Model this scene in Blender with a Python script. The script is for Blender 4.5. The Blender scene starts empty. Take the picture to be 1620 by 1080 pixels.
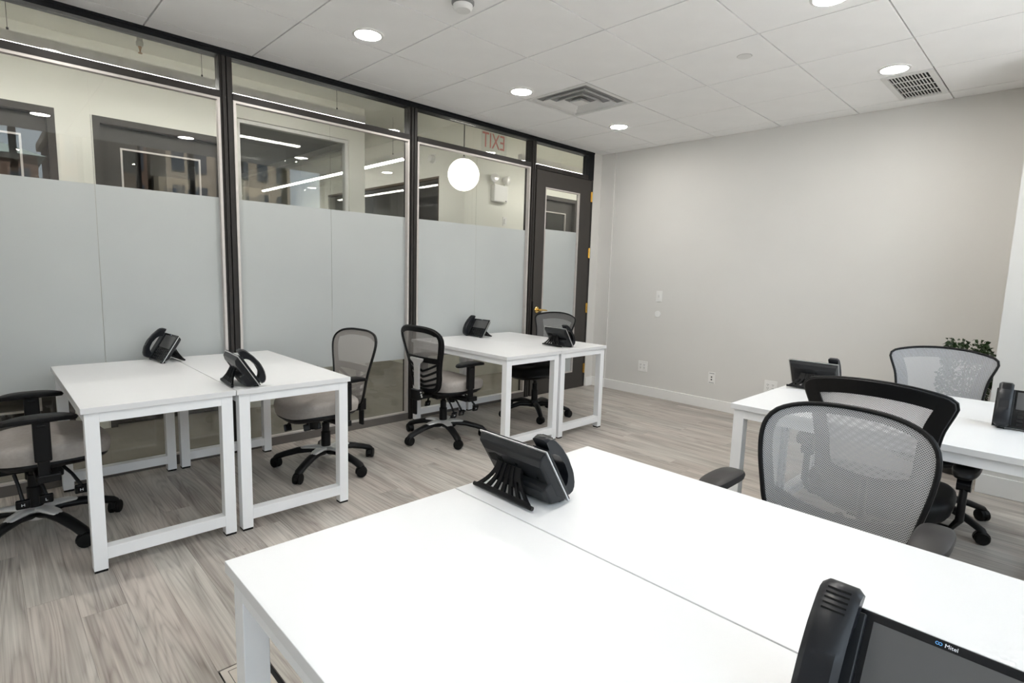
import bpy, bmesh, math, random
from mathutils import Vector, Matrix, Euler

random.seed(7)
SC = bpy.context.scene
COL = SC.collection
R = math.radians
PI = math.pi

# ------------------------------------------------------------------ camera
def rot_cam(pitch, roll, yaw):
    return (Matrix.Rotation(R(yaw), 3, 'Z') @ Matrix.Rotation(R(pitch), 3, 'X') @ Matrix.Rotation(R(roll), 3, 'Y'))
CAM_POS = Vector((-0.7968, -3.9889, 1.3099))
_Rc = rot_cam(-7.1368, -1.7304, -44.2906)
cam_data = bpy.data.cameras.new('camera')
cam_data.sensor_width = 36.0
cam_data.lens = 867.98 / 1620.0 * 36.0
cam_data.clip_start = 0.02
cam_data.clip_end = 400
cam = bpy.data.objects.new('camera', cam_data)
COL.objects.link(cam)
m3 = Matrix((_Rc @ Vector((1, 0, 0)), _Rc @ Vector((0, 0, 1)), -(_Rc @ Vector((0, 1, 0))))).transposed()
cam.matrix_world = Matrix.Translation(CAM_POS) @ m3.to_4x4()
SC.camera = cam

# ------------------------------------------------------------------ world, exposure
world = bpy.data.worlds.new('sky')
SC.world = world
world.use_nodes = True
_bg = world.node_tree.nodes['Background']
_bg.inputs[0].default_value = (0.80, 0.905, 1.0, 1)
_bg.inputs[1].default_value = 4.15
# sunlight added behind the building: street and houses opposite bounce it onto the ceiling
bounce_sun_data = bpy.data.lights.new('bounce_sun', 'SUN'); bounce_sun_data.energy = 38.0; bounce_sun_data.angle = R(0.6); bounce_sun_data.color = (1.0, 0.97, 0.93)
bounce_sun = bpy.data.objects.new('bounce_sun', bounce_sun_data); COL.objects.link(bounce_sun)
bounce_sun.location = (0, 30, 40); bounce_sun.rotation_euler = (R(-38), 0, R(12))
DOWNLIGHT_STRENGTH = 190.0
CORRIDOR_STRENGTH = 38.0
SC.view_settings.view_transform = 'Standard'
SC.view_settings.look = 'None'
SC.view_settings.gamma = 1.0
SC.view_settings.use_curve_mapping = False
SC.view_settings.exposure = 0.0
SC.cycles.max_bounces = 14
SC.cycles.diffuse_bounces = 7
SC.cycles.glossy_bounces = 5
SC.cycles.transmission_bounces = 6
SC.cycles.transparent_max_bounces = 32
SC.cycles.sample_clamp_indirect = 10.0
SC.cycles.caustics_reflective = False
SC.cycles.caustics_refractive = False

# ------------------------------------------------------------------ room dimensions (metres)
CEIL = 2.68
X_RIGHT = 4.462          # right wall
X_LEFT = -2.75
Y_WIN = -4.75            # window wall
Y_SOFFIT = -3.92         # the tiled ceiling ends here, the window bay is higher
Y_FAR = 1.22             # corridor's far wall
Z_COR = 3.05             # corridor ceiling
TILE = 0.61
GRID_Y0 = -0.136

# ------------------------------------------------------------------ materials
MATS = {}
def nodes_of(m):
    return m.node_tree.nodes, m.node_tree.links

def pbr(name, col, rough=0.5, metal=0.0, spec=0.5, vary=0.04, vscale=9.0, bump=0.0, bscale=60.0, emit=None, estr=0.0, coat=0.0):
    if name in MATS:
        return MATS[name]
    m = bpy.data.materials.new(name)
    m.use_nodes = True
    N, L = nodes_of(m)
    b = N['Principled BSDF']
    b.inputs['Roughness'].default_value = rough
    b.inputs['Metallic'].default_value = metal
    b.inputs['Specular IOR Level'].default_value = spec
    if coat:
        b.inputs['Coat Weight'].default_value = coat
    tc = N.new('ShaderNodeTexCoord')
    nz = N.new('ShaderNodeTexNoise'); nz.inputs['Scale'].default_value = vscale; nz.inputs['Detail'].default_value = 3
    L.new(tc.outputs['Object'], nz.inputs['Vector'])
    mr = N.new('ShaderNodeMapRange')
    mr.inputs['From Min'].default_value = 0.3; mr.inputs['From Max'].default_value = 0.7
    mr.inputs['To Min'].default_value = 1 - vary; mr.inputs['To Max'].default_value = 1 + vary
    L.new(nz.outputs['Fac'], mr.inputs['Value'])
    mx = N.new('ShaderNodeMix'); mx.data_type = 'RGBA'; mx.blend_type = 'MULTIPLY'
    mx.inputs['Factor'].default_value = 1.0
    mx.inputs['A'].default_value = (*col, 1)
    L.new(mr.outputs['Result'], mx.inputs['B'])
    L.new(mx.outputs['Result'], b.inputs['Base Color'])
    if bump:
        nb = N.new('ShaderNodeTexNoise'); nb.inputs['Scale'].default_value = bscale; nb.inputs['Detail'].default_value = 4
        L.new(tc.outputs['Object'], nb.inputs['Vector'])
        bp = N.new('ShaderNodeBump'); bp.inputs['Strength'].default_value = bump; bp.inputs['Distance'].default_value = 0.01
        L.new(nb.outputs['Fac'], bp.inputs['Height']); L.new(bp.outputs['Normal'], b.inputs['Normal'])
    if emit:
        b.inputs['Emission Color'].default_value = (*emit, 1)
        b.inputs['Emission Strength'].default_value = estr
    MATS[name] = m
    return m

def glass_mat(name, tint, refl=1.0, add=0.0):
    """thin pane: see-through with a Schlick reflection on each face"""
    m = bpy.data.materials.new(name); m.use_nodes = True
    N, L = nodes_of(m); N.remove(N['Principled BSDF']); out = N['Material Output']
    lw = N.new('ShaderNodeLayerWeight'); lw.inputs['Blend'].default_value = 0.5
    pw = N.new('ShaderNodeMath'); pw.operation = 'POWER'; pw.inputs[1].default_value = 5
    L.new(lw.outputs['Facing'], pw.inputs[0])
    mu = N.new('ShaderNodeMath'); mu.operation = 'MULTIPLY_ADD'
    mu.inputs[1].default_value = 0.96 * refl; mu.inputs[2].default_value = 0.042 * refl + add; mu.use_clamp = True
    L.new(pw.outputs[0], mu.inputs[0])
    tr = N.new('ShaderNodeBsdfTransparent'); tr.inputs['Color'].default_value = (*tint, 1)
    gl = N.new('ShaderNodeBsdfGlossy'); gl.inputs['Roughness'].default_value = 0.0
    mx = N.new('ShaderNodeMixShader')
    L.new(mu.outputs[0], mx.inputs[0]); L.new(tr.outputs[0], mx.inputs[1]); L.new(gl.outputs[0], mx.inputs[2])
    L.new(mx.outputs[0], out.inputs['Surface'])
    MATS[name] = m
    return m

def film_mat():
    m = bpy.data.materials.new('frosted_film'); m.use_nodes = True
    N, L = nodes_of(m); N.remove(N['Principled BSDF']); out = N['Material Output']
    tc = N.new('ShaderNodeTexCoord'); nz = N.new('ShaderNodeTexNoise'); nz.inputs['Scale'].default_value = 1.3; nz.inputs['Detail'].default_value = 3
    L.new(tc.outputs['Object'], nz.inputs['Vector'])
    cr = N.new('ShaderNodeValToRGB')
    cr.color_ramp.elements[0].position = 0.3; cr.color_ramp.elements[0].color = (0.62, 0.645, 0.645, 1)
    cr.color_ramp.elements[1].position = 0.7; cr.color_ramp.elements[1].color = (0.66, 0.685, 0.68, 1)
    L.new(nz.outputs['Fac'], cr.inputs[0])
    df = N.new('ShaderNodeBsdfDiffuse'); tl = N.new('ShaderNodeBsdfTranslucent')
    L.new(cr.outputs[0], df.inputs[0]); L.new(cr.outputs[0], tl.inputs[0])
    a = N.new('ShaderNodeMixShader'); a.inputs[0].default_value = 0.34
    L.new(df.outputs[0], a.inputs[1]); L.new(tl.outputs[0], a.inputs[2])
    L.new(a.outputs[0], out.inputs['Surface'])
    MATS['film'] = m
    return m

def mesh_fabric(name, col, pitch=0.0062, hole=0.42):
    """woven chair mesh: a lattice of small holes laid out in the sheet's own UV (metres)"""
    m = bpy.data.materials.new(name); m.use_nodes = True
    N, L = nodes_of(m); b = N['Principled BSDF']; out = N['Material Output']
    b.inputs['Base Color'].default_value = (*col, 1); b.inputs['Roughness'].default_value = 0.55
    uv = N.new('ShaderNodeUVMap'); sp = N.new('ShaderNodeSeparateXYZ'); L.new(uv.outputs[0], sp.inputs[0])
    def mth(op, a, b_=None, c=None):
        n = N.new('ShaderNodeMath'); n.operation = op
        for i, v in enumerate((a, b_, c)):
            if v is None: continue
            if isinstance(v, (int, float)): n.inputs[i].default_value = v
            else: L.new(v, n.inputs[i])
        return n.outputs[0]
    k = 2 * PI / pitch
    su = mth('SINE', mth('MULTIPLY', sp.outputs[0], k))
    sv = mth('SINE', mth('MULTIPLY', sp.outputs[1], k))
    h = mth('GREATER_THAN', mth('MULTIPLY', su, sv), hole)
    tr = N.new('ShaderNodeBsdfTransparent')
    mx = N.new('ShaderNodeMixShader')
    L.new(h, mx.inputs[0]); L.new(b.outputs[0], mx.inputs[1]); L.new(tr.outputs[0], mx.inputs[2])
    L.new(mx.outputs[0], out.inputs['Surface'])
    MATS[name] = m
    return m

def wood_mat():
    m = bpy.data.materials.new('grey_oak'); m.use_nodes = True
    N, L = nodes_of(m); b = N['Principled BSDF']
    tc = N.new('ShaderNodeTexCoord'); oi = N.new('ShaderNodeObjectInfo')
    off = N.new('ShaderNodeVectorMath'); off.operation = 'SCALE'; off.inputs[0].default_value = (37.0, 91.0, 13.0)
    L.new(oi.outputs['Random'], off.inputs['Scale'])
    add = N.new('ShaderNodeVectorMath'); add.operation = 'ADD'
    L.new(tc.outputs['Object'], add.inputs[0]); L.new(off.outputs[0], add.inputs[1])
    # cathedral figure: contour lines of a stretched, gently warped noise
    mp = N.new('ShaderNodeMapping'); mp.inputs['Scale'].default_value = (8.5, 0.50, 1.0)
    L.new(add.outputs[0], mp.inputs[0])
    n1 = N.new('ShaderNodeTexNoise'); n1.inputs['Scale'].default_value = 0.85; n1.inputs['Detail'].default_value = 1.6; n1.inputs['Roughness'].default_value = 0.5
    n1.inputs['Distortion'].default_value = 0.35
    L.new(mp.outputs[0], n1.inputs['Vector'])
    mul = N.new('ShaderNodeMath'); mul.operation = 'MULTIPLY'; mul.inputs[1].default_value = 24.0
    L.new(n1.outputs['Fac'], mul.inputs[0])
    # fine straight grain
    mp2 = N.new('ShaderNodeMapping'); mp2.inputs['Scale'].default_value = (110.0, 1.3, 1.0)
    L.new(add.outputs[0], mp2.inputs[0])
    n2 = N.new('ShaderNodeTexNoise'); n2.inputs['Scale'].default_value = 1.0; n2.inputs['Detail'].default_value = 5.0; n2.inputs['Roughness'].default_value = 0.6
    n2.inputs['Distortion'].default_value = 0.15
    L.new(mp2.outputs[0], n2.inputs['Vector'])
    fz = N.new('ShaderNodeMath'); fz.operation = 'MULTIPLY_ADD'; fz.inputs[1].default_value = 0.55
    L.new(n2.outputs['Fac'], fz.inputs[0]); L.new(mul.outputs[0], fz.inputs[2])
    fr_ = N.new('ShaderNodeMath'); fr_.operation = 'PINGPONG'; fr_.inputs[1].default_value = 0.5; L.new(fz.outputs[0], fr_.inputs[0])
    sn = N.new('ShaderNodeMath'); sn.operation = 'POWER'; sn.inputs[1].default_value = 2.0; L.new(fr_.outputs[0], sn.inputs[0])
    # slow tone drift
    mp3 = N.new('ShaderNodeMapping'); mp3.inputs['Scale'].default_value = (10.0, 1.3, 1.0)
    L.new(add.outputs[0], mp3.inputs[0])
    n3 = N.new('ShaderNodeTexNoise'); n3.inputs['Scale'].default_value = 1.0; n3.inputs['Detail'].default_value = 3.0
    L.new(mp3.outputs[0], n3.inputs['Vector'])
    def ma(a, k, c):
        n = N.new('ShaderNodeMath'); n.operation = 'MULTIPLY_ADD'; n.inputs[1].default_value = k
        L.new(a, n.inputs[0])
        if isinstance(c, (int, float)): n.inputs[2].default_value = c
        else: L.new(c, n.inputs[2])
        return n.outputs[0]
    v = ma(sn.outputs[0], -0.60, 0.075)
    v = ma(n2.outputs['Fac'], 0.66, v)
    v = ma(n3.outputs['Fac'], 0.76, v)
    v = ma(oi.outputs['Random'], 0.10, v)
    cr = N.new('ShaderNodeValToRGB')
    e = cr.color_ramp.elements
    e[0].position = 0.42; e[0].color = (0.150, 0.126, 0.112, 1)
    e[1].position = 0.96; e[1].color = (0.53, 0.495, 0.455, 1)
    e2 = e.new(0.70); e2.color = (0.345, 0.312, 0.285, 1)
    L.new(v, cr.inputs[0])
    mp4 = N.new('ShaderNodeMapping'); mp4.inputs['Scale'].default_value = (5.0, 1.0, 1.0); mp4.inputs['Location'].default_value = (5, 3, 1)
    L.new(add.outputs[0], mp4.inputs[0])
    n4 = N.new('ShaderNodeTexNoise'); n4.inputs['Scale'].default_value = 1.0; n4.inputs['Detail'].default_value = 2.0
    L.new(mp4.outputs[0], n4.inputs['Vector'])
    hue = N.new('ShaderNodeValToRGB')
    hue.color_ramp.elements[0].position = 0.38; hue.color_ramp.elements[0].color = (1.015, 0.985, 0.97, 1)
    hue.color_ramp.elements[1].position = 0.62; hue.color_ramp.elements[1].color = (0.985, 1.0, 0.99, 1)
    L.new(n4.outputs['Fac'], hue.inputs[0])
    hm = N.new('ShaderNodeMix'); hm.data_type = 'RGBA'; hm.blend_type = 'MULTIPLY'; hm.inputs['Factor'].default_value = 1.0
    L.new(cr.outputs[0], hm.inputs['A']); L.new(hue.outputs[0], hm.inputs['B'])
    L.new(hm.outputs['Result'], b.inputs['Base Color'])
    b.inputs['Roughness'].default_value = 0.42
    b.inputs['Specular IOR Level'].default_value = 0.4
    bp = N.new('ShaderNodeBump'); bp.inputs['Strength'].default_value = 0.06; bp.inputs['Distance'].default_value = 0.004
    L.new(n2.outputs['Fac'], bp.inputs['Height']); L.new(bp.outputs['Normal'], b.inputs['Normal'])
    MATS['wood'] = m
    return m

M_WALL = pbr('wall_paint', (0.665, 0.65, 0.622), 0.75, vary=0.012, vscale=2.0, bump=0.02, bscale=220)
M_WALLC = pbr('corridor_paint', (0.80, 0.79, 0.725), 0.75, vary=0.012, vscale=2.0)
M_TRIM = pbr('trim_paint', (0.80, 0.79, 0.77), 0.45, vary=0.01)
M_TILE = pbr('ceiling_tile', (0.90, 0.90, 0.90), 0.9, vary=0.015, vscale=5, bump=0.08, bscale=320)
M_GRID = pbr('ceiling_grid', (0.26, 0.26, 0.26), 0.6)
M_CEILC = pbr('corridor_ceiling_paint', (0.80, 0.79, 0.725), 0.8, vary=0.03, vscale=1.5)
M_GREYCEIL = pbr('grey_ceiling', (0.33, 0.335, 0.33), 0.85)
M_FRAME = pbr('dark_bronze_frame', (0.030, 0.027, 0.025), 0.45, spec=0.25, vary=0.05)
M_HEAD = pbr('charcoal_frame', (0.009, 0.010, 0.012), 0.5, spec=0.15, vary=0.05)
M_DOOR = pbr('bronze_door_paint', (0.052, 0.047, 0.043), 0.5, spec=0.25, vary=0.03)
M_SILVER = pbr('brushed_aluminium', (0.80, 0.785, 0.77), 0.30, metal=0.5, vary=0.04, vscale=30)
M_BEAD = pbr('satin_glazing_bead', (0.58, 0.545, 0.52), 0.42, metal=0.35, vary=0.04, vscale=30)
M_SILL = pbr('taupe_sill', (0.135, 0.122, 0.110), 0.5, spec=0.3)
M_BRASS = pbr('polished_brass', (0.80, 0.56, 0.20), 0.2, metal=1.0, vary=0.05)
M_DESK = pbr('white_laminate', (0.755, 0.755, 0.758), 0.32, vary=0.006, vscale=4)
M_STEEL = pbr('white_powder_steel', (0.87, 0.875, 0.885), 0.38, vary=0.008)
M_BLACK = pbr('black_plastic', (0.0045, 0.0045, 0.005), 0.42, spec=0.25, vary=0.1, vscale=40, bump=0.03, bscale=500)
M_BLACKG = pbr('black_gloss_plastic', (0.005, 0.0055, 0.007), 0.25, spec=0.3, vary=0.05)
M_PHONE = pbr('charcoal_phone_plastic', (0.010, 0.011, 0.013), 0.36, spec=0.35, vary=0.08, vscale=50, bump=0.03, bscale=700)
M_HAND = pbr('dark_handset_plastic', (0.009, 0.010, 0.013), 0.32, spec=0.35, vary=0.06)
M_SCREEN = pbr('grey_display', (0.085, 0.085, 0.086), 0.22, vary=0.02, spec=0.6)
M_PSILV = pbr('phone_silver_trim', (0.62, 0.62, 0.62), 0.35, metal=0.6)
M_KEY = pbr('phone_key', (0.008, 0.0085, 0.0095), 0.35, spec=0.3)
M_MARK = pbr('white_print', (0.80, 0.82, 0.85), 0.6)
M_MARKB = pbr('blue_print', (0.10, 0.35, 0.70), 0.6)
M_SEATG = pbr('grey_seat_fabric', (0.345, 0.315, 0.290), 0.8, vary=0.06, vscale=60, bump=0.10, bscale=900)
M_SEATB = pbr('black_leather', (0.006, 0.006, 0.0065), 0.5, spec=0.15, vary=0.08, vscale=20, bump=0.05, bscale=300)
M_PADG = pbr('grey_soft_pad', (0.030, 0.027, 0.0265), 0.42, spec=0.25, vary=0.06, vscale=30, bump=0.03, bscale=300)
M_RUBBER = pbr('black_rubber', (0.004, 0.004, 0.004), 0.6, spec=0.2)
M_PLATE = pbr('white_wall_plate', (0.80, 0.79, 0.77), 0.35, vary=0.01)
M_SLOT = pbr('dark_slot', (0.03, 0.03, 0.03), 0.6)
M_VENT = pbr('white_vent_enamel', (0.72, 0.72, 0.71), 0.45, vary=0.02)
M_VENTIN = pbr('duct_shade_black', (0.012, 0.012, 0.012), 0.8)  # near-black colour standing in for the shade inside the ducts
M_LAMP = pbr('downlight_lens', (0.9, 0.9, 0.88), 0.5, emit=(1.0, 0.97, 0.92), estr=DOWNLIGHT_STRENGTH)
M_LINE = pbr('linear_light_lens', (0.9, 0.9, 0.88), 0.5, emit=(1.0, 0.98, 0.93), estr=CORRIDOR_STRENGTH)
M_GLOBE = pbr('opal_globe', (0.9, 0.9, 0.88), 0.4, emit=(1.0, 0.96, 0.86), estr=4.0)
M_RED = pbr('red_letters', (0.80, 0.22, 0.20), 0.5)
M_BRICK = pbr('brown_brick', (0.085, 0.052, 0.036), 0.9, vary=0.25, vscale=1.5)
M_STONE = pbr('tan_stone', (0.20, 0.165, 0.125), 0.9, vary=0.15, vscale=0.6)
M_ROOF = pbr('slate_roof', (0.25, 0.30, 0.28), 0.7, vary=0.1)
M_FACADEW = pbr('facade_window', (0.03, 0.035, 0.045), 0.15)
M_ASPHALT = pbr('street_bounce_tone', (0.42, 0.41, 0.40), 0.9)  # street colour raised so it throws more daylight up at the ceiling
M_LEAF = pbr('dark_green_leaf', (0.016, 0.042, 0.008), 0.45, vary=0.5, vscale=25)
M_POT = pbr('black_pot', (0.015, 0.015, 0.015), 0.5)
M_SOIL = pbr('soil', (0.05, 0.035, 0.025), 0.95, bump=0.3)
M_STEM = pbr('brown_stem', (0.10, 0.07, 0.04), 0.8)
M_BOX = pbr('beige_floor_box_plastic', (0.47, 0.43, 0.38), 0.55, vary=0.03)
M_FLOORC = pbr('corridor_floor', (0.24, 0.22, 0.19), 0.55, vary=0.15, vscale=3)
M_SUB = pbr('floor_underlay', (0.05, 0.043, 0.038), 0.8)
M_BRASSD = pbr('sprinkler_brass', (0.45, 0.30, 0.18), 0.35, metal=0.8)
M_GLASS = glass_mat('partition_glass', (0.94, 0.946, 0.935), 1.15)
M_WGLASS = glass_mat('window_glass', (0.97, 0.98, 0.98), 1.0)
M_FILM = film_mat()
M_MESHG = mesh_fabric('grey_chair_mesh', (0.45, 0.45, 0.46), 0.0072, 0.30)
M_MESHD = mesh_fabric('dark_chair_mesh', (0.15, 0.147, 0.145), 0.0060, 0.36)
M_MESHT = mesh_fabric('taupe_chair_mesh', (0.36, 0.335, 0.315), 0.0042, 0.36)
M_WOOD = wood_mat()

# ------------------------------------------------------------------ mesh builder
class MB:
    def __init__(s):
        s.v = []; s.f = []; s.uv = {}
    def add(s, verts, faces):
        o = len(s.v)
        s.v += [tuple(p) for p in verts]
        s.f += [tuple(o + i for i in f) for f in faces]
        return s
    def box(s, x0, x1, y0, y1, z0, z1):
        v = [(x0, y0, z0), (x1, y0, z0), (x1, y1, z0), (x0, y1, z0), (x0, y0, z1), (x1, y0, z1), (x1, y1, z1), (x0, y1, z1)]
        return s.add(v, [(0, 3, 2, 1), (4, 5, 6, 7), (0, 1, 5, 4), (1, 2, 6, 5), (2, 3, 7, 6), (3, 0, 4, 7)])
    def obox(s, M, sx, sy, sz):
        v = [M @ Vector((a * sx / 2, b * sy / 2, c * sz / 2)) for c in (-1, 1) for a, b in ((-1, -1), (1, -1), (1, 1), (-1, 1))]
        return s.add(v, [(0, 3, 2, 1), (4, 5, 6, 7), (0, 1, 5, 4), (1, 2, 6, 5), (2, 3, 7, 6), (3, 0, 4, 7)])
    def tube(s, pts, rad, seg=10, cap=True, flat=1.0, up=None):
        """sweep a round (or flattened) section along pts"""
        pts = [Vector(p) for p in pts]; n = len(pts)
        if not isinstance(rad, (list, tuple)): rad = [rad] * n
        loops = []; prev = None
        for i, p in enumerate(pts):
            t = (pts[min(i + 1, n - 1)] - pts[max(i - 1, 0)]).normalized()
            u0 = Vector(up) if up else (prev if prev is not None else (Vector((0, 0, 1)) if abs(t.z) < 0.9 else Vector((1, 0, 0))))
            a = t.cross(u0)
            if a.length < 1e-5: a = t.cross(Vector((0, 1, 0)))
            a.normalize(); b = a.cross(t).normalized(); prev = b
            loops.append([p + rad[i] * (math.cos(2 * PI * k / seg) * a + flat * math.sin(2 * PI * k / seg) * b) for k in range(seg)])
        v = [q for l in loops for q in l]; f = []
        for i in range(n - 1):
            for k in range(seg):
                f.append((i * seg + k, i * seg + (k + 1) % seg, (i + 1) * seg + (k + 1) % seg, (i + 1) * seg + k))
        if cap:
            f.append(tuple(range(seg - 1, -1, -1))); f.append(tuple((n - 1) * seg + k for k in range(seg)))
        return s.add(v, f)
    def cyl(s, p0, p1, r0, r1=None, seg=16):
        return s.tube([p0, p1], [r0, r0 if r1 is None else r1], seg)
    def lathe(s, prof, seg=24, M=None, cap=True):
        """prof: (radius, height) pairs round local z"""
        M = M or Matrix(); v = []; f = []
        for r, z in prof:
            for k in range(seg):
                a = 2 * PI * k / seg; v.append(M @ Vector((r * math.cos(a), r * math.sin(a), z)))
        for i in range(len(prof) - 1):
            for k in range(seg):
                f.append((i * seg + k, i * seg + (k + 1) % seg, (i + 1) * seg + (k + 1) % seg, (i + 1) * seg + k))
        if cap:
            f.append(tuple(range(seg - 1, -1, -1))); f.append(tuple((len(prof) - 1) * seg + k for k in range(seg)))
        return s.add(v, f)
    def prism(s, poly, d0, d1, fn):
        """poly (a,b) pairs extruded between d0 and d1; fn(a,b,d) -> point"""
        n = len(poly)
        v = [fn(a, b, d0) for a, b in poly] + [fn(a, b, d1) for a, b in poly]
        f = [tuple(range(n - 1, -1, -1)), tuple(range(n, 2 * n))] + [(i, (i + 1) % n, n + (i + 1) % n, n + i) for i in range(n)]
        return s.add(v, f)
    def loft(s, loops, cap0=True, cap1=True):
        n = len(loops[0]); v = [q for l in loops for q in l]; f = []
        for i in range(len(loops) - 1):
            for k in range(n):
                f.append((i * n + k, i * n + (k + 1) % n, (i + 1) * n + (k + 1) % n, (i + 1) * n + k))
        if cap0: f.append(tuple(range(n - 1, -1, -1)))
        if cap1: f.append(tuple((len(loops) - 1) * n + k for k in range(n)))
        return s.add(v, f)
    def mesh(s, name):
        me = bpy.data.meshes.new(name)
        me.from_pydata(s.v, [], s.f)
        bm = bmesh.new(); bm.from_mesh(me); bmesh.ops.recalc_face_normals(bm, faces=bm.faces); bm.to_mesh(me); bm.free()
        return me
    def build(s, name, mat, parent=None, loc=None, bevel=0.0, smooth=False, seg=2):
        me = s.mesh(name)
        return link(name, me, mat, parent, loc, bevel, smooth, seg)

def link(name, me, mat, parent=None, loc=None, bevel=0.0, smooth=False, seg=2):
    if mat and not me.materials: me.materials.append(mat)
    o = bpy.data.objects.new(name, me); COL.objects.link(o)
    if parent: o.parent = parent
    if loc: o.location = loc
    if smooth:
        for p in me.polygons: p.use_smooth = True
        try: me.set_sharp_from_angle(angle=R(38))
        except Exception: pass
    if bevel:
        b = o.modifiers.new('bevel', 'BEVEL'); b.width = bevel; b.segments = seg; b.limit_method = 'ANGLE'; b.angle_limit = R(40)
    return o

def tag(o, label=None, cat=None, group=None, kind=None):
    if label: o['label'] = label
    if cat: o['category'] = cat
    if group: o['group'] = group
    if kind: o['kind'] = kind
    return o

def empty(name, loc=(0, 0, 0), rz=0.0):
    o = bpy.data.objects.new(name, None); COL.objects.link(o)
    o.empty_display_size = 0.05
    o.location = loc; o.rotation_euler = (0, 0, rz)
    return o

def thing(name, label, cat, loc=(0, 0, 0), rz=0.0, group=None):
    return tag(empty(name, loc, rz), label, cat, group)

def struct(o):
    o['kind'] = 'structure'; return o

def copy_tree(o, parent=None):
    c = o.copy(); COL.objects.link(c); c.parent = parent
    for ch in list(o.children):
        copy_tree(ch, c)
    return c

def text_mesh(txt, size, name='print', extrude=0.0002):
    cu = bpy.data.curves.new(name, 'FONT'); cu.body = txt; cu.size = size; cu.extrude = extrude
    cu.align_x = 'CENTER'; cu.align_y = 'CENTER'; cu.resolution_u = 3
    ob = bpy.data.objects.new(name + '_src', cu); COL.objects.link(ob)
    dg = bpy.context.evaluated_depsgraph_get()
    me = bpy.data.meshes.new_from_object(ob.evaluated_get(dg)); me.name = name
    bpy.data.objects.remove(ob); bpy.data.curves.remove(cu)
    return me

def smooth_loop(ctrl, n=64):
    """closed Catmull-Rom through control points, resampled to n points of equal arc length"""
    m = len(ctrl); P = [Vector((*c, 0)) for c in ctrl]; pts = []
    for i in range(m):
        p0, p1, p2, p3 = P[i - 1], P[i], P[(i + 1) % m], P[(i + 2) % m]
        for k in range(12):
            t = k / 12
            pts.append(0.5 * ((2 * p1) + (p2 - p0) * t + (2 * p0 - 5 * p1 + 4 * p2 - p3) * t * t + (3 * p1 - p0 - 3 * p2 + p3) * t ** 3))
    return resample(pts, n)

def resample(pts, n):
    L = [0.0]
    for i in range(len(pts)):
        L.append(L[-1] + (pts[(i + 1) % len(pts)] - pts[i]).length)
    tot = L[-1]; out = []; j = 0
    for k in range(n):
        d = tot * k / n
        while L[j + 1] < d: j += 1
        t = (d - L[j]) / max(1e-9, L[j + 1] - L[j])
        q = pts[j].lerp(pts[(j + 1) % len(pts)], t)
        out.append((q.x, q.y))
    return out

def mirror_ctrl(half):
    """half: (w,z) from the top centre down the +side to the bottom centre"""
    r = [(w, z) for w, z in half]
    l = [(-w, z) for w, z in reversed(half) if w > 1e-6]
    return r + l

def inset_loop(loop, d):
    n = len(loop); area = sum(loop[i][0] * loop[(i + 1) % n][1] - loop[(i + 1) % n][0] * loop[i][1] for i in range(n))
    sg = 1 if area > 0 else -1; out = []
    for i in range(n):
        ax, ay = loop[i - 1]; bx, by = loop[(i + 1) % n]
        tx, ty = bx - ax, by - ay; l = math.hypot(tx, ty) or 1
        dd = d(i, loop[i]) if callable(d) else d
        out.append((loop[i][0] - sg * ty / l * dd, loop[i][1] + sg * tx / l * dd))
    return out

# ================================================================== STRUCTURE
# ---- floor: every plank its own piece
floor = MB().box(X_LEFT, X_RIGHT + 0.1, Y_WIN - 0.05, 0.10, -0.06, -0.008).build('floor', M_SUB)
struct(floor)
PW = 0.1415
plank_mesh = {}
def plank(x0, y0, y1):
    ln = round(y1 - y0, 3)
    if ln not in plank_mesh:
        g = 0.0003
        mb = MB(); mb.box(g, PW - g, g, ln - g, -0.008, 0.0)
        plank_mesh[ln] = mb.mesh('plank'); plank_mesh[ln].materials.append(M_WOOD)
    o = bpy.data.objects.new('plank', plank_mesh[ln]); COL.objects.link(o)
    o.parent = floor; o.location = (x0, y0, 0)
rng = random.Random(11)
FIX = {0: -1.36, 1: -1.56, 3: -2.18}           # butt joints that the photograph shows
HOLE = (-0.320, -0.178, -2.70, -2.18)         # floor box opening
k = -15
x = -0.744 + k * PW
while x < X_RIGHT - 0.001:
    row = k
    ys = FIX.get(row, -(rng.random() * 1.22) - 1.22)
    ends = [0.09]
    e = ys
    while e < 0.0: e += 1.22
    e -= 1.22
    ends = [0.09]
    while e > Y_WIN:
        if ends[-1] - e > 0.12: ends.append(e)
        e -= 1.22
    ends.append(Y_WIN)
    for a, b in zip(ends[:-1], ends[1:]):
        if row == 3:
            if a > HOLE[3] + 0.01: plank(x, max(b, HOLE[3]), a)
            if b < HOLE[2] - 0.01: plank(x, b, min(a, HOLE[2]))
        else:
            plank(x, b, a)
    k += 1; x = -0.744 + k * PW

# ---- ceiling: grid backing and every tile its own piece
ceiling = MB().box(X_LEFT, X_RIGHT + 0.1, Y_SOFFIT, 0.10, CEIL + 0.016, CEIL + 0.07).build('ceiling', M_GRID)
struct(ceiling)
tile_mesh = {}
def tile(x0, x1, y0, y1):
    g = 0.0042
    key = (round(x1 - x0, 3), round(y1 - y0, 3))
    if key not in tile_mesh:
        w, d = key; mb = MB()
        mb.box(g, w - g, g, d - g, 0, 0.016)
        tile_mesh[key] = mb.mesh('ceiling_tile'); tile_mesh[key].materials.append(M_TILE)
    o = bpy.data.objects.new('ceiling_tile', tile_mesh[key]); COL.objects.link(o)
    o.parent = ceiling; o.location = (x0, y0, CEIL)
xs = [TILE * i for i in range(-4, 8)]
xs = [X_LEFT] + xs + [X_RIGHT]
ys = [0.0] + [GRID_Y0 - TILE * j for j in range(0, 7)] + [Y_SOFFIT]
DIFF = (TILE * 4, TILE * 5, GRID_Y0 - TILE * 2, GRID_Y0 - TILE * 1)
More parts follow.
